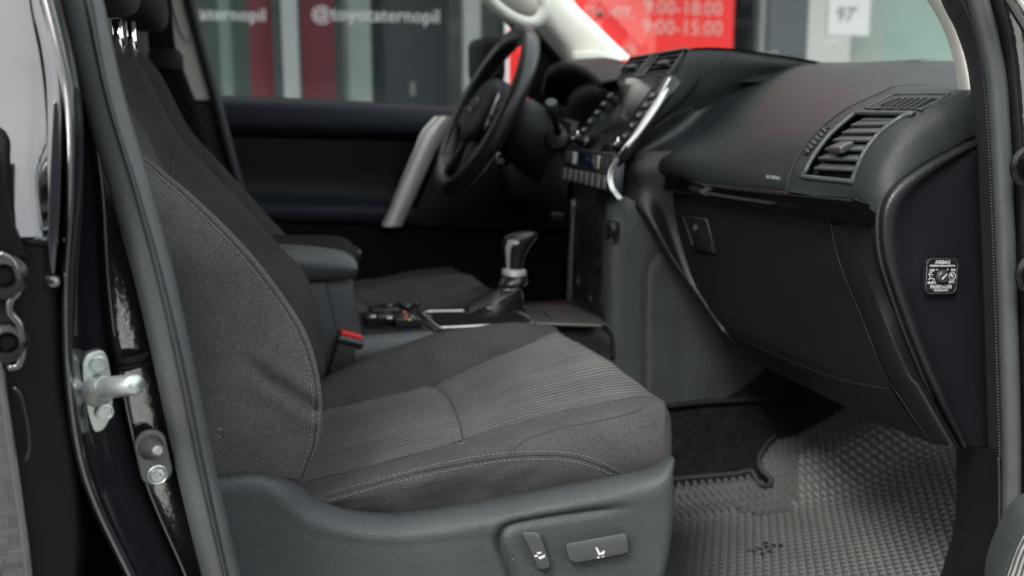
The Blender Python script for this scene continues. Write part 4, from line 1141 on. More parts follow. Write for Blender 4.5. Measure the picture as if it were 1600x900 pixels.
M_POL = mat('polished_collar', (.85, .84, .80), .3, metal=.7)
lathe('silver_collar', PY(803, 429, GY), V((.05, 0, 1)), [(.0175, -.004), (.0225, 0), (.0215, .009), (.0165, .011)], M_POL, gear, n=24)
ks_ = [gring(803, 427, .0155, .0150, 0), gring(804, 412, .0165, .016, 0), gring(805, 398, .0195, .018, .05), gring(808, 386, .0245, .021, .1), gring(812, 377, .0300, .024, .14), gring(813, 370, .0315, .025, .14), gring(813, 365, .0255, .021, .12), gring(813, 363, .012, .010, .1), gring(813, 362, .003, .003, .1)]
cols = [cr_index([r[k] for r in ks_], 4) for k in range(nr)]; nv = len(cols[0])
vs_ = [cols[k][j] for j in range(nv) for k in range(nr)]
fs_ = [(j * nr + k, j * nr + (k + 1) % nr, (j + 1) * nr + (k + 1) % nr, (j + 1) * nr + k) for j in range(nv - 1) for k in range(nr)] + [tuple((nv - 1) * nr + k for k in range(nr))]
kn = mk('shift_knob', vs_, fs_, M_LEA, gear)
BKn = bvh_of([kn])
def kpt(x, y, h=.0012):
    D_ = drape([(x, y)] * 2, BKn, n=2, smooth=False)
    return D_[0][0] + D_[0][1] * h if D_ else PY(x, y, GY - .014)
def kpatch(nm, P, m, r=3): return Grid([[kpt(x, y) for x, y in r_] for r_ in P], 4, r).build(nm, m, kn)
kpatch('knob_blade', [[(791, 382), (791, 392), (792, 408), (793, 422)], [(801, 382), (798, 392), (797, 408), (797, 422)]], M_POL)
kpatch('knob_badge', [[(793, 376), (798, 374.5), (804, 375), (811, 377)], [(793, 384), (798, 383), (804, 382), (810, 381)]], M_POL)
lathe('shift_button', PY(795, 385, GY) , V((-.9, 0, .2)), [(.006, .0), (.006, .010), (.004, .012)], M_SMO, gear, n=14)

# ------------------------------------------------------------------ seat belt buckle
bk_ = thing('seat_belt_buckle', 'black seat belt buckle with red release button beside the passenger cushion', 'seat belt buckle', PY(530, 590, 1.60))
ub = (PY(548, 522, 1.60) - PY(525, 600, 1.60)).normalized(); xb = V((1, 0, 0)); xb = (xb - ub * xb.dot(ub)).normalized(); nb_ = xb.cross(ub)
cB = PY(537, 562, 1.60)
buck = box('buckle_body', cB, (.041, .026, .082), mat('buckle_plastic', (.011, .011, .0115), .5, bump=[('noise', 500, .2, .0005)]), bk_, bev=.004, axes=(xb, nb_, ub))
box('release_button', cB + ub * .0425, (.036, .020, .010), M_REDB, bk_, bev=.002, axes=(xb, nb_, ub))
box('button_groove', cB + ub * .0478, (.026, .003, .0012), mat('dark_red', (.25, .01, .01), .5), bk_, bev=0, axes=(xb, nb_, ub))
box('top_shoulder', cB + ub * .032 - nb_ * .0, (.044, .029, .012), M_SMO, bk_, bev=.003, axes=(xb, nb_, ub))
box('buckle_stem', cB - ub * .08, (.03, .008, .09), M_SMO, bk_, bev=.002, axes=(xb, nb_, ub))

# ------------------------------------------------------------------ floor: carpet, tunnel side, rubber mat
ZF = .49
fl = [[V((-1.2, .95, ZF - .015)), V((.2, .95, ZF - .015)), V((.8, .95, ZF - .015)), V((1.12, .95, ZF + .02)), V((1.4, .95, ZF + .2))]]
for y, dz in ((1.2, 0), (1.42, .0), (1.52, .035), (1.575, .15), (1.60, .25)):
    fl.append([V((-1.2, y, ZF - .015 + dz)), V((.2, y, ZF - .015 + dz)), V((.8, y, ZF - .015 + dz)), V((1.12, y, ZF + .02 + dz)), V((1.4, y, ZF + .2 + dz))])
fc = Grid(fl, 8, 6).build('floor_carpet', M_CARP, None); tag(fc, kind='structure')
fd = Grid([[V((x, 2 * Y0 - p.y, z)) for x, p, z in [(p.x, p, p.z) for p in r]] for r in fl[::-1]], 4, 4).build('floor_carpet', M_CARP, None); tag(fd, kind='structure')

mt = thing('floor_mat', 'grey moulded foam floor mat with diamond cells in the passenger footwell', 'floor mat', (.80, 1.2, ZF))
def matz(x, y):
    z = ZF
    e1 = sstep(1.33, 1.46, y) ; z += .060 * e1 * e1
    e2 = sstep(.98, 1.25, x); z += .08 * e2
    e3 = sstep(1.06, .97, y); z += .015 * e3
    return z
# outline on the floor, found by marching rays onto the mat height field
def onmat(px, py):
    d = ray(px, py).normalized(); t = .5
    while t < 4:
        p = CAM + d * t
        if p.z <= matz(p.x, p.y): return p
        t += .003
    return CAM + d * t
OUT = [(1045, 752), (1075, 749), (1110, 747), (1150, 742), (1172, 738), (1180, 746), (1186, 757), (1196, 760), (1204, 757), (1203, 748), (1192, 738), (1186, 722), (1190, 708), (1202, 692), (1222, 674), (1250, 656), (1280, 644), (1310, 638)]
outl = [onmat(x, y) for x, y in OUT]
poly = [(p.x, p.y) for p in outl] + [(1.35, outl[-1].y), (1.35, .955), (.30, .955), (.30, outl[0].y)]
aX, bY = .0072, .0125
vs_, fs_ = [], []
def addv(x, y, dz):
    vs_.append(V((x, y, matz(x, y) + dz))); return len(vs_) - 1
i = 0
x = .42
while x < 1.34:
    yy = .96 + (bY if i % 2 else 0)
    while yy < 1.62:
        if inpoly(x, yy, poly):
            pp = pix(V((x, yy, matz(x, yy)))); lip = sstep(48, 40, segdist(pp[0], pp[1], OUT))
            o4 = [(x - aX, yy), (x, yy - bY), (x + aX, yy), (x, yy + bY)]
            if lip < .5:      # low moulded pyramid
                vo = [addv(a, b_, -.0045) for a, b_ in o4]
                c_ = addv(x, yy - bY * .50, .0030)
                for k in range(4): fs_.append((vo[k], vo[(k + 1) % 4], c_))
            else:             # open cell with a thin rim where the edge turns up
                vo = [addv(a, b_, -.0022) for a, b_ in o4]; vi = [addv(x + (a - x) * .72, yy + (b_ - yy) * .72, -.0022) for a, b_ in o4]
                vb = [addv(x + (a - x) * .66, yy + (b_ - yy) * .66, -.010) for a, b_ in o4]
                for k in range(4):
                    fs_.append((vo[k], vo[(k + 1) % 4], vi[(k + 1) % 4], vi[k])); fs_.append((vi[k], vi[(k + 1) % 4], vb[(k + 1) % 4], vb[k]))
                fs_.append(tuple(vb))
        yy += 2 * bY
    x += aX; i += 1
tag(mk('diamond_cells', vs_, fs_, M_MAT, mt, smooth=False), kind='stuff')
rim = [V((p.x, p.y, matz(p.x, p.y) + .001)) for p in outl]
mrim = tube('bound_edge', cr_index(rim, 3), .0042, mat('mat_binding', (.008, .008, .0085), .8), mt, n=8)
# dark backing under the cells
bkv = [V((a, b, matz(a, b) - .0085)) for a, b in poly]
und = Grid([[V((x_, y_, matz(x_, y_) - .0135)) for x_ in [.40 + k * .03 for k in range(32)]] for y_ in [.96 + .02 * k for k in range(21)]], 1, 1)
und.build('backing', M_MBL, mt)
# cut-out mark in the mat
for k, (x_, y_) in enumerate([(1176, 862), (1186, 858), (1198, 855), (1210, 852), (1220, 853), (1190, 866), (1202, 862), (1196, 849), (1172, 861)]):
    p = onmat(x_, y_)
    prism('cut_out', [p + V((-.005, 0, .0006)), p + V((0, -.004, .0006)), p + V((.005, 0, .0006)), p + V((0, .004, .0006))], V((0, 0, .0004)), M_MBL, mt, bev=0)
# ------------------------------------------------------------------ car body
car = thing('car', 'glossy black off-road car seen through its open front passenger doorway', 'car', (.4, Y0, .4))
ys = [-80, 0, 150, 300, 450, 600, 750, 900, 1000]
def vrow(xs, Y, yy=None): return [PY(x, y, Y) for x, y in zip(xs, yy or ys)]
sealL = [82, 105, 145, 188, 226, 257, 290, 330, 358]
sealR = [134, 150, 177, 223, 265, 300, 330, 362, 384]
stripL = [79, 101, 140, 159, 169, 190, 226, 289, 325]
ridge = [56, 82, 114, 117, 108, 113, 140, 208, 262]
p0 = vrow([x + 12 for x in sealL], .915)
p1 = vrow([x - 3 for x in sealL], .905)
p2 = vrow([x + 5 for x in stripL], .893)
p3 = vrow(stripL, .884); p4 = vrow([x - 5 for x in stripL], .896); p5 = vrow([x - 9 for x in stripL], .894)
pm = vrow([(a * .45 + b * .55) for a, b in zip(stripL, ridge)], .868)
p6 = vrow([x + 12 for x in ridge], .842); p7 = vrow([x + 3 for x in ridge], .830)
p8 = vrow([x - 6 for x in ridge], .826); p9 = vrow([x - 13 for x in ridge], .835); p10 = vrow([x - 18 for x in ridge], .870)
G1 = Grid([p0, p1, p2, p3], 10, 5); G1.build('pillar_flange', M_PNTO, car)
G2 = Grid([p3, p4, p5, pm, p6, p7, p8, p9, p10], 10, 6); g2o = G2.build('centre_pillar', M_PNT, car)
tube('flange_edge', cr_index(vrow([x + 1 for x in stripL], .8825)[2:], 8), .0016, M_PNT, car, n=8)
tube('flange_edge', cr_index(vrow([x - 6 for x in sealL], .9035), 8), .0012, M_PNT, car, n=8)
# inner trim behind the seal
Grid([vrow([x - 4 for x in sealR], .93), vrow([x + 6 for x in sealR], .955), vrow([x + 4 for x in sealR], 1.05), vrow([x - 60 for x in sealR], 1.12)], 8, 4).build('pillar_trim', M_RUBB, car)
# closed rear door: skin beyond the pillar
def rrow(pts, Y): return [PY(x, y, yy) for x, y, yy in pts]
rd = thing('rear_door', 'closed glossy black rear door to the left of the centre pillar', 'car door', (-.6, .84, .45))
lft = -260
u0_ = rrow([(66, -80, .918), (66, 0, .902), (92, 80, .886), (100, 150, .872), (96, 250, .850), (88, 330, .834), (82, 376, .826)], 0)
u1_ = rrow([(40, -80, .914), (45, 0, .898), (66, 80, .882), (72, 150, .868), (66, 250, .846), (56, 330, .830), (50, 374, .822)], 0)
u2_ = rrow([(-80, -80, .912), (-80, 0, .896), (-70, 80, .880), (-60, 150, .866), (-50, 250, .844), (-40, 330, .828), (-30, 372, .820)], 0)
u3_ = [p + V((-.5, 0, 0)) for p in u2_]
Grid([[p + V((.004, .03, 0)) for p in u0_], u0_, u1_, u2_, u3_], 7, 5).build('upper_skin', M_PNT, rd)
w0_ = rrow([(83, 378, .832), (86, 420, .832), (92, 500, .832), (98, 600, .834), (118, 730, .836), (124, 845, .838), (119, 910, .840), (116, 1000, .842)], 0)
w1_ = rrow([(40, 376, .824), (40, 420, .822), (40, 500, .820), (50, 600, .822), (62, 730, .826), (72, 845, .830), (78, 910, .834), (82, 1000, .838)], 0)
w2_ = rrow([(-20, 374, .822), (-20, 420, .818), (-14, 500, .816), (3, 600, .818), (22, 730, .822), (38, 845, .826), (45, 910, .832), (52, 1000, .836)], 0)
M_DKP = mat('satin_black_trim_and_reflection', (.002, .002, .0025), .4, spec=.12, var=.1)
Grid([[p + V((.004, .03, 0)) for p in w0_], w0_, w1_, w2_], 7, 6).build('dark_reflection', M_DKP, rd)  # low-gloss black stands in for the dark reflection in the door skin
w3_ = [p + V((-.012, .006, .0)) for p in w2_]; w4_ = [p + V((-.035, .002, -.01)) for p in w2_]; w5_ = [p + V((-.5, .01, -.02)) for p in w2_]
Grid([w2_, w3_, w4_, w5_], 7, 5).build('lower_skin', M_PNT, rd)
tube('edge_bead', cr_index([p + V((.001, -.002, 0)) for p in w2_[2:]], 6), .0035, M_PNT, rd, n=8)
# dark groove and wedge
tube('belt_moulding', rrow([(-60, 196, .842), (0, 208, .850), (6, 250, .842), (14, 300, .836), (24, 350, .828), (40, 373, .825), (70, 377, .826), (92, 374, .828)], 0), .004, M_MBL, rd, n=8, res=40)
wed = [PY(x, y, .8185) for x, y in [(-90, 205), (-2, 205), (4, 250), (11, 300), (20, 345), (34, 374), (44, 400), (-90, 400)]]
prism('window_corner', wed, V((0, -.004, 0)), M_DKP, rd, bev=.001)
gro = [(84, 160), (92, 165), (95, 250), (93, 340), (88, 400), (84, 428), (78, 400), (76, 330), (80, 240)]
prism('dark_groove', [PY(x, y, .8230) for x, y in smooth2(gro, 4)], V((0, -.003, 0)), M_PNT, rd, bev=.001)
lathe('skin_clip', PY(82, 440, .828), V((.3, -1, .1)), [(.0055, 0), (.006, .003), (.004, .006), (.0001, .007)], M_PNT, rd, n=14)
for (x, y, r_) in ((6, 432, .017), (12, 535, .015)):
    hb = PY(x, y, .815)
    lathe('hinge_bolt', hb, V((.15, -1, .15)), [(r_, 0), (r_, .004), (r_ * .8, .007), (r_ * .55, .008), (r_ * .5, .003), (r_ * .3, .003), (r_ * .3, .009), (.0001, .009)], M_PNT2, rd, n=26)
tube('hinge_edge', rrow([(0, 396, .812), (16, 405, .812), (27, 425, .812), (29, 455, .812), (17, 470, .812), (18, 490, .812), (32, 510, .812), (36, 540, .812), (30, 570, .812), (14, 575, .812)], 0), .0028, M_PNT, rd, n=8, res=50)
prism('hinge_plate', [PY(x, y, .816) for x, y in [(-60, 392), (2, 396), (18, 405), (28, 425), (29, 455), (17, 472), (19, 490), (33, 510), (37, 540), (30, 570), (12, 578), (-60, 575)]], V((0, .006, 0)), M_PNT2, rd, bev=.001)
tube('door_lip', rrow([(22, 605, .812), (34, 620, .812), (44, 660, .812), (47, 700, .812), (41, 720, .812)], 0), .0014, M_PNT2, rd, n=8, res=20)

# striker
stk = Quad(PY(134, 556, .862), PY(163, 542, .868), PY(170, 640, .870), PY(143, 674, .862), (.5, -1, 0))
spq = [(126, 565), (134, 552), (150, 546), (160, 548), (166, 562), (172, 600), (172, 638), (162, 664), (150, 672), (143, 668), (134, 640), (127, 600)]
sp3 = [PY(x, y, .852 + (x - 126) * .00025) for x, y in smooth2(spq, 3)]
outn = V((.35, -.93, 0)).normalized()
sp = prism('striker_plate', [p + outn * .006 for p in sp3], -outn * .010, M_ZNC, car, bev=.0012)
for x, y in ((149, 567), (160, 642)):
    c = PY(x + 1, y, .856) + outn * .005
    lathe('striker_bolt', c, outn, [(.0072, 0), (.0070, .0012), (.0055, .0016), (.0048, .0006), (.003, .0006), (.0028, -.001), (.0001, -.001)], M_ZNC, sp, n=22)
pa = PY(152, 606, .856) + outn * .004; pb = PY(214, 600, .812)
lathe('pin_collar', pa, pb - pa, [(.0150, -.003), (.0135, .002), (.0105, .006), (.0098, .010)], M_ZNC, sp, n=24)
tube('striker_pin', [pa, pa.lerp(pb, .5), pa.lerp(pb, .94), pb], [.0092, .0088, .0086, .0068], M_ZNC, sp, n=18)
# wire clip on the flange
for dy in (0, 14):
    tube('flange_clip', rrow([(183, 566 + dy * .7, .878), (196, 566 + dy * .7, .874), (215, 561 + dy * .7, .878), (231, 556 + dy * .8, .893)], 0), .0034 - dy * .00004, M_MBL, car, n=8, res=12)
tube('flange_clip', rrow([(179, 525, .884), (183, 545, .880), (187, 570, .876)], 0), .003, M_MBL, car, n=8)
# door switch
swc = PY(238, 713, .884); swx = PY(246, 745, .884) - PY(232, 680, .884); swu = swx.normalized(); swn = V((.25, -.95, .1)); swn = (swn - swu * swn.dot(swu)).normalized(); sws = swn.cross(swu)
pts_ = []
for k in range(28):
    a = 2 * math.pi * k / 28; s_ = 1 if math.cos(a) > 0 else -1
    pts_.append(swc + swu * (.0125 * s_ + .0125 * math.cos(a) + (.0 if s_ > 0 else -.0)) + sws * (.0135 * math.sin(a)))
dsw = prism('door_switch', pts_, swn * .006, mat('grey_rubber', (.04, .042, .042), .45, spec=.5), car, bev=.0015)
c1_ = swc - swu * .010 + swn * .006
lathe('switch_cone', c1_, swn + V((.2, 0, .0)), [(.0115, -.003), (.011, 0), (.0075, .007), (.0062, .011)], mat('cone_rubber', (.028, .03, .03), .35), dsw, n=26)
lathe('switch_plunger', c1_ + (swn + V((.2, 0, 0))).normalized() * .009, swn + V((.2, 0, .0)), [(.0042, 0), (.0042, .005), (.0034, .006), (.0001, .006)], mat('plunger_plastic', (.15, .15, .15), .35), dsw, n=18)
c2_ = swc + swu * .0155 + swn * .006
lathe('switch_screw', c2_, swn, [(.0088, 0), (.0088, .001), (.0078, .0016), (.0066, .0006), (.0055, .0022), (.003, .0026), (.0026, .0008), (.0001, .0008)], M_ZNC, dsw, n=24)

# door seal: one closed loop round the doorway (two lips on the left side, as in the photograph)
lp = [PY((a + b) / 2, y, .885) for a, b, y in zip(sealL, sealR, ys)]
ry_ = [-80, 0, 110, 200, 320, 500, 700, 900, 1000]
rsL = [1494, 1511, 1543, 1551, 1557, 1563, 1570, 1571, 1571]
rsR = [1528, 1546, 1566, 1574, 1580, 1587, 1591, 1588, 1586]
rp_ = [PY((a + b) / 2, y, .89) for a, b, y in zip(rsL, rsR, ry_)]
seal = tube('door_seal', cr_index(lp, 8) + [V((.0, .90, .55)), V((.06, .90, .50)), V((.3, .90, .48)), V((.6, .90, .48)), V((.72, .90, .50)), V((.80, .90, .56))][:0], .0125, M_RUB, car, n=18, ry=.0165, up=EY)
Grid([vrow([a + (b - a) * .55 for a, b in zip(sealL, sealR)], .872), vrow([a + (b - a) * .72 for a, b in zip(sealL, sealR)], .868), vrow([a + (b - a) * .93 for a, b in zip(sealL, sealR)], .878), vrow([b + 1 for a, b in zip(sealL, sealR)], .90)], 10, 5).build('seal_lip', M_RUBB, car)
tube('door_seal', cr_index(rp_, 8), .0105, M_RUB, car, n=18, up=EY)
tube('sill_seal', [lp[-1], V((.02, .90, .52)), V((.08, .90, .475)), V((.4, .90, .465)), V((.7, .90, .475)), V((.80, .90, .53)), rp_[-1]], .012, M_RUB, car, n=12, res=40)
tube('roof_seal', [lp[0], V((-.17, .93, 1.45)), V((-.12, .97, 1.62)), V((.1, 1.0, 1.70)), V((.35, .99, 1.64)), V((.62, .94, 1.42)), rp_[0]], .012, M_RUB, car, n=12, res=40)
# fuzzy trim strip and inner pillar at the windshield side
fy = [-80, 0, 50, 110, 200, 320, 500, 700, 716]
fL = [1455, 1476, 1500, 1518, 1527, 1534, 1541, 1547, 1549]
fR = [1490, 1511, 1531, 1543, 1551, 1557, 1563, 1569, 1570]
fa = [PY(x - 6, y, .99) for x, y in zip(fL, fy)]; fb = [PY(x, y, .965) for x, y in zip(fL, fy)]
fm = [PY(a + (b - a) * .6, y, .93) for a, b, y in zip(fL, fR, fy)]; fe = [PY(b, y, .905) for b, y in zip(fR, fy)]
Grid([fa, fb, fm, fe, [p + V((.002, .01, 0)) for p in fe]], 10, 6).build('pillar_welt', M_RUBB, car)
BF = bvh_of([bpy.data.objects['pillar_welt']])
st = drape([(b - 6, y) for b, y in zip(fR, fy)][1:], BF, 150)
G = []
for k in range(0, len(st) - 1):
    p, n_ = st[k]; G.append(tube_geo([p + V((-.0022, 0, 0)), p + V((.0022, 0, -.0006)) + n_ * .0004], .0011, 5))
tag(mk('welt_tooth', *merge(G), M_RUB, car), kind='stuff')
# windshield pillar trim (light grey), near side
ay = [-80, -20, 20, 60, 100, 140]
aL = [1398, 1436, 1462, 1481, 1492, 1498]; aR = [1445, 1476, 1492, 1504, 1512, 1517]
aa = [PY(x - 1, y, 1.045) for x, y in zip(aL, ay)]; ab = [PY(x, y, 1.03) for x, y in zip(aL, ay)]
am = [PY((a + b) / 2, y, 1.005) for a, b, y in zip(aL, aR, ay)]; ac = [PY(x, y, .995) for x, y in zip(aR, ay)]; ad = [PY(x + 8, y, 1.0) for x, y in zip(aR, ay)]
Grid([aa, ab, am, ac, ad], 7, 5).build('windshield_pillar_trim', M_BEI, car)
# hinge pillar and sill under the dash end
hp0 = Yr([(1516, 698), (1517, 760), (1517, 810), (1511, 858), (1498, 905), (1470, 1000)], 1.0)
hp1 = Yr([(1540, 700), (1541, 760), (1541, 810), (1538, 858), (1532, 905), (1520, 1000)], .955)
hp2 = Yr([(1561, 714), (1562, 760), (1562, 810), (1562, 858), (1560, 905), (1556, 1000)], .93)
hp3 = Yr([(1564, 714), (1565, 760), (1565, 810), (1565, 858), (1563, 905), (1559, 1000)], .945)
hp4 = Yr([(1576, 714), (1577, 760), (1577, 810), (1576, 858), (1574, 905), (1570, 1000)], .94)
Grid([[p + V((.02, .05, 0)) for p in hp0], hp0, hp1, hp2, hp3, hp4], 7, 5).build('kick_panel', M_CAP, car)
tube('panel_edge', cr_index(hp2, 5), .0016, M_PLA, car, n=8)
# outer front pillar (gloss paint) and hinges
oy = [-80, 0, 50, 110, 200, 320, 500, 700, 900, 1000]
o0 = [PY(x, y, .895) for x, y in zip([1522, 1543, 1556, 1565, 1574, 1580, 1587, 1591, 1589, 1588], oy)]
o1 = [PY(x, y, .885) for x, y in zip([1530, 1550, 1563, 1572, 1580, 1586, 1593, 1597, 1595, 1594], oy)]
o2 = [PY(x, y, .862) for x, y in zip([1570, 1590, 1600, 1606, 1610, 1614, 1618, 1622, 1620, 1620], oy)]
o3 = [PY(x, y, .858) for x, y in zip([1640, 1660, 1665, 1670, 1672, 1674, 1676, 1678, 1678, 1678], oy)]
Grid([[p + V((0, .02, 0)) for p in o0], o0, o1, o2, o3], 8, 6).build('front_pillar', M_PNTO, car)
tube('roof_gutter', Yr([(1550, -40), (1575, 0), (1592, 28), (1612, 62), (1640, 120)], .850), .004, M_PNT, car, n=10, res=24)
tube('roof_gutter', Yr([(1568, -40), (1592, 0), (1608, 25), (1628, 55)], .845), .003, M_SIL, car, n=10, res=20)
for (x, y) in ((1614, 260), (1621, 428)):
    c = PY(x, y, .850)
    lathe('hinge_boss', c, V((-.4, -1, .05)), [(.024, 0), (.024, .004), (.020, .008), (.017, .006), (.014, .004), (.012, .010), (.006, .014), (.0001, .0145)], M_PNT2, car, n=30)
# shell: floor pan, sills, roof, far side, hood
box('floor_pan', V((.0, Y0, .42)), (2.9, 1.70, .05), M_MBL, car, bev=.005)
box('sill', V((.1, .90, .44)), (2.9, .09, .10), M_PNT, car, bev=.02)
rfp = [[V((-1.5, y, 1.60 + z)), V((-1.2, y, 1.74 + z)), V((-.4, y, 1.80 + z)), V((.3, y, 1.78 + z)), V((.52, y, 1.74 + z))] for y, z in ((.96, -.04), (1.15, .0), (Y0, .03), (2.25, .0), (2.44, -.04))]
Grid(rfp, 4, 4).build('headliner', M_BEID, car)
Grid([[p + V((0, 0, .04)) for p in r] for r in rfp], 4, 4).build('roof', M_PNT, car)
box('cabin_light_block', V((-1.45, Y0, 1.1)), (.05, 1.6, 1.3), M_MBL, car, bev=.01)  # plain closure added behind the cabin to keep light out
box('firewall', V((1.42, Y0, .82)), (.04, 1.6, .80), M_MBL, car, bev=.01)
box('near_rear_side', V((-.82, .97, 1.1)), (1.25, .04, 1.3), M_MBL, car, bev=.01)
hd = [[V((1.20, y, 1.16)), V((1.5, y, 1.13)), V((2.0, y, 1.08)), V((2.35, y, .98)), V((2.42, y, .75))] for y in (.90, 1.1, Y0, 2.3, 2.5)]
for k, r in enumerate(hd):
    for p in r: p.z += (-.05, 0, .02, 0, -.05)[k]
Grid(hd, 5, 4).build('hood', M_PNT, car)
box('fender', V((1.80, .91, .80)), (1.25, .06, .62), M_PNT, car, bev=.02)
box('fender', V((1.75, 2.47, .80)), (1.2, .06, .55), M_PNT, car, bev=.02)
box('rear_body_side', V((-.84, .905, .80)), (1.30, .05, .66), M_PNT, car, bev=.02)
box('hinge_pillar', V((1.10, .925, .80)), (.28, .07, .70), M_PNT, car, bev=.01)
# windshield glass
wsb = [V((1.20, .99, 1.16)), V((1.24, 1.3, 1.19)), V((1.25, Y0, 1.20)), V((1.24, 2.1, 1.19)), V((1.20, 2.42, 1.16))]
wst = [V((.52, 1.02, 1.73)), V((.54, 1.3, 1.765)), V((.55, Y0, 1.775)), V((.54, 2.1, 1.765)), V((.52, 2.38, 1.73))]
Grid([wsb, [a.lerp(b, .5) + V((.015, 0, .015)) for a, b in zip(wsb, wst)], wst], 5, 6).build('windshield', glass_mat('windshield_glass', (.86, .90, .88), .12), car)
# ------------------------------------------------------------------ far side pillars
def slab(name, px, Y, d, m, par, bev=.004): return prism(name, [PY(x, y, Y) for x, y in px], V((0, d, 0)), m, par, bev=bev)
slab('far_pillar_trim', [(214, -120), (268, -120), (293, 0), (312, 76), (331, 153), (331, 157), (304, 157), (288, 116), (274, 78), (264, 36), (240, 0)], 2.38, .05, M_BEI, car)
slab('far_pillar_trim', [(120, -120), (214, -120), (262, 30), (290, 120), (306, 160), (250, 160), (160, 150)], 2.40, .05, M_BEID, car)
slab('far_pillar_lower', [(240, 150), (304, 157), (334, 157), (350, 210), (372, 290), (395, 380), (250, 380)], 2.39, .05, M_PLB, car)
tube('far_door_seal', cr_index(Yr([(255, -160), (296, 0), (316, 76), (337, 153), (352, 210), (374, 290), (400, 380)], 2.375), 6), .012, M_RUBB, car, n=12)
slab('far_rear_side', [(-400, -10), (250, -10), (250, 600), (-400, 600)], 2.46, .04, M_MBL, car)
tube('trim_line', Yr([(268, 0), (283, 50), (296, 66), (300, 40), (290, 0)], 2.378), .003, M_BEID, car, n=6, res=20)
# far windshield pillar
f0_ = Yr([(700, -130), (760, -40), (800, 22), (842, 52), (870, 82), (886, 104)], 2.40)
f1_ = Yr([(740, -130), (800, -40), (832, 15), (862, 45), (890, 72), (905, 98)], 2.355)
f2_ = Yr([(790, -130), (842, -50), (875, 5), (906, 35), (932, 62), (950, 96)], 2.345)
f3_ = Yr([(808, -130), (866, -45), (898, 5), (928, 35), (955, 62), (986, 92)], 2.37)
Grid([[p + V((0, .03, 0)) for p in f0_], f0_, f1_, f2_, f3_, [p + V((.01, .03, 0)) for p in f3_]], 7, 6).build('far_windshield_pillar', M_BEI, car)
tube('grab_handle', Yr([(735, -45), (756, -12), (785, 18), (815, 34), (838, 34), (851, 14), (846, -6)], 2.31), [.012, .014, .014, .014, .016, .017, .016] and .0145, M_BEI, car, n=14, res=30)
tube('far_pillar_seal', Yr([(700, -100), (770, -10), (800, 38), (838, 60), (868, 92), (888, 130)], 2.42), .011, M_MBL, car, n=10, res=30)
slab('tweeter_cover', [(897, 80), (936, 79), (952, 90), (954, 96), (898, 96)], 2.32, .02, M_BEI, car, bev=.003)
slab('mirror_corner_trim', [(838, 60), (870, 84), (905, 110), (905, 180), (838, 170), (820, 140)], 2.42, .02, M_MBL, car)
# ------------------------------------------------------------------ driver's door
dd = thing('driver_door', "closed driver's door with silver pull bar and dark trim, across the cabin", 'car door', (.45, 2.44, .5))
b0 = Yr([(250, 146), (340, 149), (460, 153), (600, 160), (730, 167), (880, 176)], 2.47)
b1 = Yr([(250, 149), (340, 152), (460, 157), (600, 164), (730, 171), (880, 180)], 2.435)
b2_ = Yr([(250, 166), (342, 168), (462, 173), (600, 180), (730, 186), (880, 195)], 2.41)
b3_ = Yr([(250, 190), (350, 192), (468, 196), (600, 201), (730, 205), (880, 212)], 2.405)
b4_ = Yr([(250, 204), (355, 206), (470, 209), (600, 213), (730, 218), (880, 225)], 2.42)
b5_ = Yr([(250, 210), (357, 213), (472, 216), (600, 220), (730, 224), (880, 230)], 2.445)
M_DTR = mat('blue_black_door_trim', (.012, .014, .020), .5, spec=.12, var=.08, vscale=20)
Grid([b0, b1, b2_, b3_, b4_, b5_], 6, 6).build('upper_trim', M_DTR, dd)
c0_ = Yr([(250, 212), (360, 214), (480, 217), (600, 220), (730, 224), (880, 230)], 2.44)
c1_ = Yr([(250, 300), (380, 300), (480, 302), (600, 305), (730, 310), (880, 315)], 2.44)
c2_ = Yr([(250, 318), (400, 320), (480, 322), (600, 325), (730, 330), (880, 335)], 2.37)
c3_ = Yr([(250, 340), (410, 342), (480, 345), (600, 349), (730, 353), (880, 358)], 2.365)
c4_ = Yr([(250, 352), (420, 354), (480, 357), (600, 362), (730, 366), (880, 370)], 2.385)
c5_ = Yr([(250, 480), (420, 480), (480, 482), (600, 490), (730, 500), (880, 510)], 2.41)
dg_ = Grid([c0_, c1_, c2_, c3_, c4_, c5_], 6, 6)
dg_.build('inner_panel', M_PLB, dd, 0, 1); dg_.build('armrest', M_DTR, dd, 1, 4); dg_.build('lower_panel', M_PLB, dd, 4, 5)
# silver pull
sv0 = Yr([(668, 186), (660, 205), (646, 236), (628, 278), (610, 322), (596, 354)], 2.335)
sv1 = Yr([(716, 181), (701, 207), (682, 238), (664, 278), (646, 318), (630, 354)], 2.335)
sv0[0] = PY(680, 182, 2.335); 
Grid([[p + V((.01, .03, 0)) for p in sv0], [p + V((.002, .006, 0)) for p in sv0], [a.lerp(b, .5) + V((0, -.004, 0)) for a, b in zip(sv0, sv1)], [p + V((-.002, .004, 0)) for p in sv1], [p + V((-.01, .03, 0)) for p in sv1]], 6, 5).build('pull_bar', mat('door_silver', (.62, .61, .57), .38, metal=.6, var=.06), dd)
slab('pull_back_panel', [(712, 205), (690, 240), (662, 300), (640, 352), (700, 356), (860, 362), (870, 225), (760, 190)], 2.36, .06, M_SMO, dd)
Grid([Yr([(150, 155), (330, 158), (500, 165), (700, 175), (860, 185)], 2.475), Yr([(150, -260), (330, -260), (500, -260), (640, -230), (700, -140)], 2.42)], 4, 5).build('window_glass', glass_mat('side_glass', (.74, .78, .78), .7), dd)
box('outer_skin', V((.35, 2.52, .82)), (1.2, .04, .62), M_PNT, dd, bev=.01)
mir = PY(766, 88, 2.72)
mrr = box('door_mirror', mir + V((.0, .04, -.01)), (.07, .20, .13), M_MBL, dd, bev=.03)
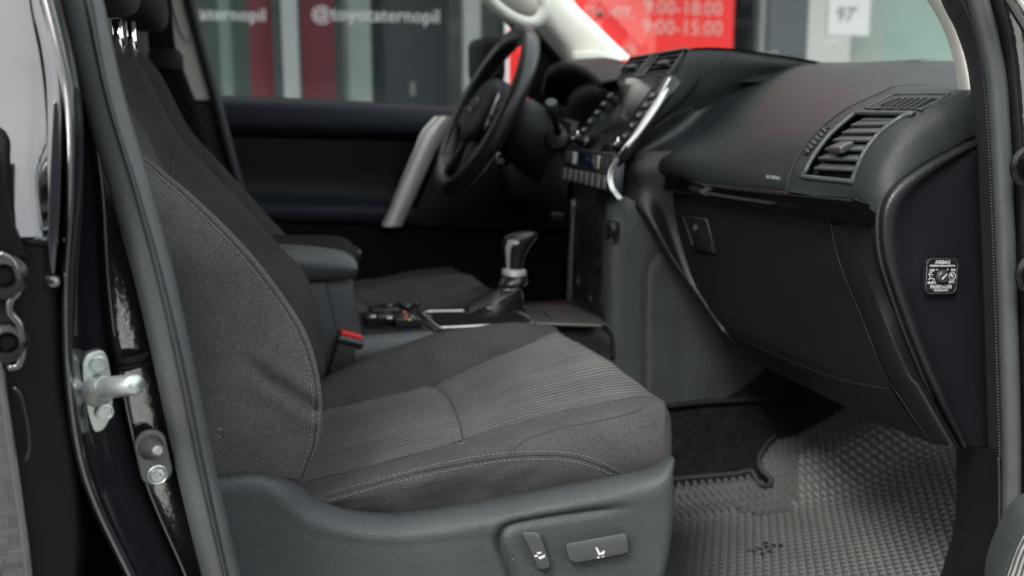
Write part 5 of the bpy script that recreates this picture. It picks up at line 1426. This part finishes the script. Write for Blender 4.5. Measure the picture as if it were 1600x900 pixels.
# seat belt of the driver
sbt = thing('seat_belt', 'black seat belt hanging from the far centre pillar behind the driver seat', 'seat belt', PY(262, 200, 2.32))
tube('strap', Yr([(240, -60), (247, 0), (250, 40), (255, 80), (268, 120), (284, 170), (304, 230), (330, 320)], 2.335), .027, M_MBL, sbt, n=8, ry=.0015, up=EX, res=40)
slab('belt_guide', roundpoly([(230, 78), (280, 77), (287, 86), (287, 106), (278, 111), (258, 108), (232, 100)], 6), 2.30, .02, M_SMO, sbt, bev=.004)
# ------------------------------------------------------------------ open front door: striped trim at the lower right
fdn = thing('front_door', 'open front passenger door, its striped trim just showing at lower right', 'car door', (1.02, .80, .5))
z0 = Yr([(1640, 792), (1604, 815), (1584, 845), (1569, 880), (1559, 915), (1552, 990)], .78)
z1 = Yr([(1640, 804), (1608, 825), (1592, 852), (1579, 886), (1570, 920), (1563, 990)], .765)
z2 = Yr([(1660, 850), (1645, 865), (1635, 885), (1630, 905), (1625, 930), (1620, 990)], .74)
fg = Grid([[p + V((.03, .05, 0)) for p in z0], z0, [a.lerp(b, .5) + V((0, -.008, 0)) for a, b in zip(z0, z1)], z1, z2], 7, 5)
fg.build('trim_edge', M_PLA, fdn, 0, 3); 
fs2 = Grid([z1, [a.lerp(b, .5) + V((0, -.004, 0)) for a, b in zip(z1, z2)], z2], 7, 6)
fs2.build('striped_insert', rib_mat('striped_trim_fabric', (.012, .012, .012), (.16, .16, .155), .0036), fdn)
dv = V((.30, -.95, 0)).normalized()
prism('door_shell', [V((1.04, .80, .45)), V((1.04, .80, 1.10)), V((1.04, .80, 1.10)) + dv * .85, V((1.04, .80, .45)) + dv * .85], V((.08, .03, 0)), M_PNT, fdn, bev=.01)
# ------------------------------------------------------------------ ground
M_PAVE = bpy.data.materials.new('paving'); M_PAVE.use_nodes = True
N, L = M_PAVE.node_tree.nodes, M_PAVE.node_tree.links; b = N['Principled BSDF']; b.inputs['Roughness'].default_value = .85
tcn = N.new('ShaderNodeTexCoord'); br = N.new('ShaderNodeTexBrick')
br.inputs['Color1'].default_value = (.20, .195, .18, 1); br.inputs['Color2'].default_value = (.42, .41, .385, 1); br.inputs['Mortar'].default_value = (.09, .085, .08, 1)
br.inputs['Scale'].default_value = 1; br.inputs['Brick Width'].default_value = .2; br.inputs['Row Height'].default_value = .1; br.inputs['Mortar Size'].default_value = .006
L.new(tcn.outputs['Object'], br.inputs['Vector']); L.new(br.outputs['Color'], b.inputs['Base Color'])
bu = N.new('ShaderNodeBump'); bu.inputs['Distance'].default_value = .004; L.new(br.outputs['Fac'], bu.inputs['Height']); bu.invert = True; L.new(bu.outputs[0], b.inputs['Normal'])
gr = mk('pavement', [(-80, -80, 0), (80, -80, 0), (80, 80, 0), (-80, 80, 0)], [(0, 1, 2, 3)], M_PAVE, None, smooth=False); tag(gr, kind='structure')
# ------------------------------------------------------------------ shop front beyond the car
YB = 7.0
shop = thing('shop_front', 'blurred glazed shop front with pale mullions and white lettering beyond the car', 'shop front', (.8, YB, 0))
M_ALU = mat('pale_aluminium_frame', (.20, .215, .215), .45, var=.05)
M_WALL = mat('pale_wall', (.34, .35, .335), .8, var=.06, vscale=3)
M_DARK = mat('dark_interior', (.03, .035, .045), .7)
M_REDP = mat('crimson_panel', (.15, .006, .016), .5, var=.15, vscale=4)
M_GRYC = mat('grey_green_panel', (.20, .24, .235), .7, var=.1, vscale=5)
M_SIGN = mat('red_sign_board', (.72, .010, .010), .45)
M_LET = mat('white_lettering', (.78, .78, .78), .5)
zb, zt_ = .0, 3.1
def bpx(x): return PY(x, 170, YB).x
def bar(name, x0, x1, z0, z1, y, d, m, par=shop, bev=.003):
    return box(name, V(((x0 + x1) / 2, y + d / 2, (z0 + z1) / 2)), (abs(x1 - x0), d, z1 - z0), m, par, bev=bev)
for a, b_ in ((40, 62), (446, 470), (726, 752), (1183, 1210), (1700, 1730)):
    bar('mullion', bpx(a), bpx(b_), .3, zt_, YB, .10, M_ALU)
bar('sill_wall', bpx(-900), bpx(2400), 0, .3, YB, .2, M_WALL)
bar('head_beam', bpx(-900), bpx(2400), zt_, zt_ + .5, YB, .25, M_WALL)
GL = glass_mat('shop_glass', (.80, .86, .84), .18)
for a, b_ in ((62, 446), (470, 726), (752, 1183), (1210, 1700)):
    mk('pane', [V((bpx(a), YB + .05, .3)), V((bpx(b_), YB + .05, .3)), V((bpx(b_), YB + .05, zt_)), V((bpx(a), YB + .05, zt_))], [(0, 1, 2, 3)], GL, shop, smooth=False)
bar('side_wall', bpx(-900), bpx(40), .3, zt_, YB, .2, M_WALL)
bar('side_wall', bpx(1730), bpx(2400), .3, zt_, YB, .2, M_WALL)
bar('sunblock', bpx(-900), bpx(2400), zt_ + .3, zt_ + .5, YB - 2.0, 2.0, M_WALL)  # unseen overhang added to keep the sun off the shop front
bar('upper_wall', bpx(-900), bpx(2400), zt_ + .5, 7.5, YB + .05, .3, M_WALL)
# room behind
bar('back_wall', bpx(-700), bpx(2300), 0, 3.3, 11.0, .1, M_GRYC); bar('shop_floor', bpx(-700), bpx(2300), -.05, .02, YB + .2, 3.8, M_GRYC); bar('shop_ceiling', bpx(-700), bpx(2300), 3.2, 3.3, YB + .2, 3.8, M_WALL)
def sign_text(t, x0, x1, yc, Y, m, nm='lettering', par=shop, size=None, bold=.004):
    a, b_ = PY(x0, yc, Y), PY(x1, yc, Y)
    o = textmesh(nm, t, frameM((a + b_) / 2, EX, EZ), 1.0, m, par, ext=.002, bold=0)
    xs_ = [v.co.x for v in o.data.vertices]; w = max(xs_) - min(xs_); s = (b_ - a).length / w
    c = (a + b_) / 2 - origin(par)
    for v in o.data.vertices:
        v.co = V((c.x + (v.co.x - c.x) * s, v.co.y, c.z + (v.co.z - c.z) * s))
    return o
M_GLW = mat('vinyl_white', (.45, .45, .45), .5)
sign_text('@toyotaternopil', 218, 414, 22, YB - .01, M_GLW); sign_text('@toyotaternopil', 488, 686, 24, YB - .01, M_GLW)
def disp(name, lab, cat, x0, x1, y0, y1, Y, d, m):
    a, b_ = PY(x0, y0, Y), PY(x1, y1, Y)
    o = box(name, V(((a.x + b_.x) / 2, Y + d / 2, max(0, b_.z) / 2 + a.z / 2)), (b_.x - a.x, d, a.z - b_.z), m, None, bev=.004)
    return tag(o, lab, cat)
disp('display_panel', 'dark red panel behind the shop glass, left of the left mullion', 'panel', 386, 447, -20, 560, 7.35, .04, M_REDP)
disp('display_panel', 'dark red panel behind the shop glass, right of the left mullion', 'panel', 468, 538, -20, 560, 7.5, .04, M_REDP)
disp('curtain', 'grey-green hanging behind the shop glass beside the far door pillar', 'curtain', 338, 386, -40, 560, 7.5, .05, M_GRYC)
disp('column', 'pale grey column behind the shop glass between red panel and dark cabinet', 'column', 540, 592, -60, 560, 7.6, .3, M_WALL)
cb = disp('cabinet', 'dark navy cabinet behind the shop glass seen over the door trim', 'cabinet', 592, 706, 62, 560, 8.0, .5, mat('navy_cabinet', (.018, .022, .035), .5))
disp('cabinet', 'dark cabinet at the far left behind the shop glass', 'cabinet', 300, 336, -60, 560, 7.6, .4, M_DARK)
disp('ceiling_beam', 'pale beam behind the shop glass above the navy cabinet', 'beam', 592, 720, 30, 52, 8.4, .3, M_WALL)
cl_ = [(622, 45), (637, 58), (603, 68)]
for k, (x, y) in enumerate(cl_):
    o = mk('ceiling_lamp', *lathe_geo(PY(x, y, 8.2), EZ, [(.03, 0), (.03, .02), (.0001, .02)], 14), mat('warm_lamp', (.8, .6, .3), .5, emit=((1, .75, .4), .25)), None)
    tag(o, ['small warm lamp behind the shop glass, middle of three', 'small warm lamp behind the shop glass, right of three', 'small warm lamp behind the shop glass, left and lowest of three'][k], 'lamp')
pc_ = disp('standing_figure_board', 'small pale card on the navy cabinet behind the shop glass', 'card', 641, 649, 128, 150, 7.95, .02, M_WALL)
pc_.name = 'card'
# red opening-hours sign
sg_ = thing('opening_hours_sign', 'bright red sign with pale opening hours on the shop window', 'sign', PY(960, 160, YB - .05))
a, b_ = PY(796, -260, YB - .06), PY(1143, 168, YB - .06)
box('sign_board', V(((a.x + b_.x) / 2, YB - .03, (a.z + b_.z) / 2)), (b_.x - a.x, .03, a.z - b_.z), M_SIGN, sg_, bev=.003)
box('sign_edge', V((a.x - .012, YB - .03, (a.z + b_.z) / 2)), (.022, .035, a.z - b_.z), M_LET, sg_, bev=.003)
M_PNK = mat('pale_pink_print', (.62, .34, .31), .5)
YS = YB - .052
for t, x0, x1, y in (('пн.-пт.', 914, 990, 18), ('9:00-18:00', 1006, 1128, 13), ('9:00-15:00', 1004, 1128, 44), ('сб.', 914, 944, 44), ('нд.', 972, 996, 76), ('toyota', 800, 880, -40)):
    if t != 'toyota': sign_text(t, x0, x1, y, YS, M_PNK, par=sg_)
# right part: pale doors, notice, dark red box
disp('door_leaf', 'pale shop door leaf right of the dark window frame', 'door', 1230, 1292, -200, 700, 6.98, .05, mat('white_door_paint', (.42, .42, .40), .5))
disp('window_frame', 'dark vertical window frame right of the red sign', 'frame', 1212, 1229, -200, 700, 6.96, .08, mat('dark_frame', (.06, .07, .08), .5))
nt = thing('paper_notice', 'white paper notice with small dark print on the shop glass', 'notice', PY(1326, 55, YB - .03))
a, b_ = PY(1296, -8, YB - .03), PY(1357, 56, YB - .03)
box('sheet', (a + b_) / 2, (b_.x - a.x, .003, a.z - b_.z), mat('paper', (.6, .6, .6), .7), nt, bev=0)
sign_text("97'", 1308, 1338, 24, YB - .034, mat('dark_print', (.12, .12, .12), .6), par=nt)
disp('red_box', 'small dark red box behind the glass under the paper notice', 'box', 1298, 1340, 60, 180, 7.3, .2, mat('maroon', (.14, .015, .025), .5))
disp('glass_screen', 'pale green frosted screen behind the shop glass right of the notice', 'screen', 1345, 1640, -150, 560, 7.35, .04, mat('frosted_green', (.46, .56, .52), .5, var=.08, vscale=2))
disp('screen_wall', 'pale wall behind the notice in the shop window', 'wall', 1292, 1350, -150, 560, 7.25, .04, mat('white_screen_wall', (.5, .5, .48), .6))
disp('dark_recess', 'dark recess behind the glass between red sign and window frame', 'recess', 1140, 1184, -150, 560, 7.8, .1, M_DARK)

# ------------------------------------------------------------------ what stands behind the camera: an added wall blocking low light, and trees that the paint mirrors
bw = box('light_block_wall', V((-.9, -5.2, 1.7)), (8.5, .3, 3.4), mat('light_block_grey', (.05, .05, .05), .9, var=.15, vscale=1.5), None, bev=.02)  # unseen dark wall added to cut the low light from behind
tag(bw, 'dark wall added behind the viewpoint to block low light', 'wall')
def tree(x, y, h, r, lab, seed):
    rnd = random.Random(seed); t = thing('tree', lab, 'tree', (x, y, 0), 'trees behind the viewpoint')
    tube('trunk', [V((x, y, 0)), V((x + .1, y, h * .3)), V((x, y + .1, h * .6)), V((x, y, h * .9))], .16, mat('bark', (.07, .055, .04), .9) if 'bark' not in bpy.data.materials else bpy.data.materials['bark'], t, r_end=.03)
    vs, fs = [], []
    for k in range(1500):
        d = V((rnd.gauss(0, 1), rnd.gauss(0, 1), rnd.gauss(0, 1))).normalized() * (rnd.random() ** .4)
        c = V((x + d.x * r, y + d.y * r, h * .62 + d.z * h * .38)) + V((rnd.uniform(-.2, .2),) * 3)
        a = V((rnd.gauss(0, 1), rnd.gauss(0, 1), rnd.gauss(0, 1))).normalized() * .16; b_ = a.orthogonal().normalized() * .10
        n = len(vs); vs += [c - a, c + b_, c + a, c - b_]; fs.append((n, n + 1, n + 2, n + 3))
    mk('crown', vs, fs, bpy.data.materials.get('foliage') or mat('foliage', (.05, .085, .03), .7, var=.3, vscale=3), t, smooth=False)
for k, (x, y, h, r) in enumerate([(9, -5, 4.0, 1.8), (13, -1, 5, 2.4)]):
    tree(x, y, h, r, ['small leafy tree behind the viewpoint to the right', 'leafy tree off the front of the car to the right'][k], k)

fas = box('red_reflector', V((1.75, YB - 2.06, 3.55)), (1.5, .06, .7), M_SIGN, None, bev=.01)  # unseen red board added so the dash pad mirrors red
tag(fas, 'added unseen red fascia board on the canopy edge above the shop sign', 'reflector')
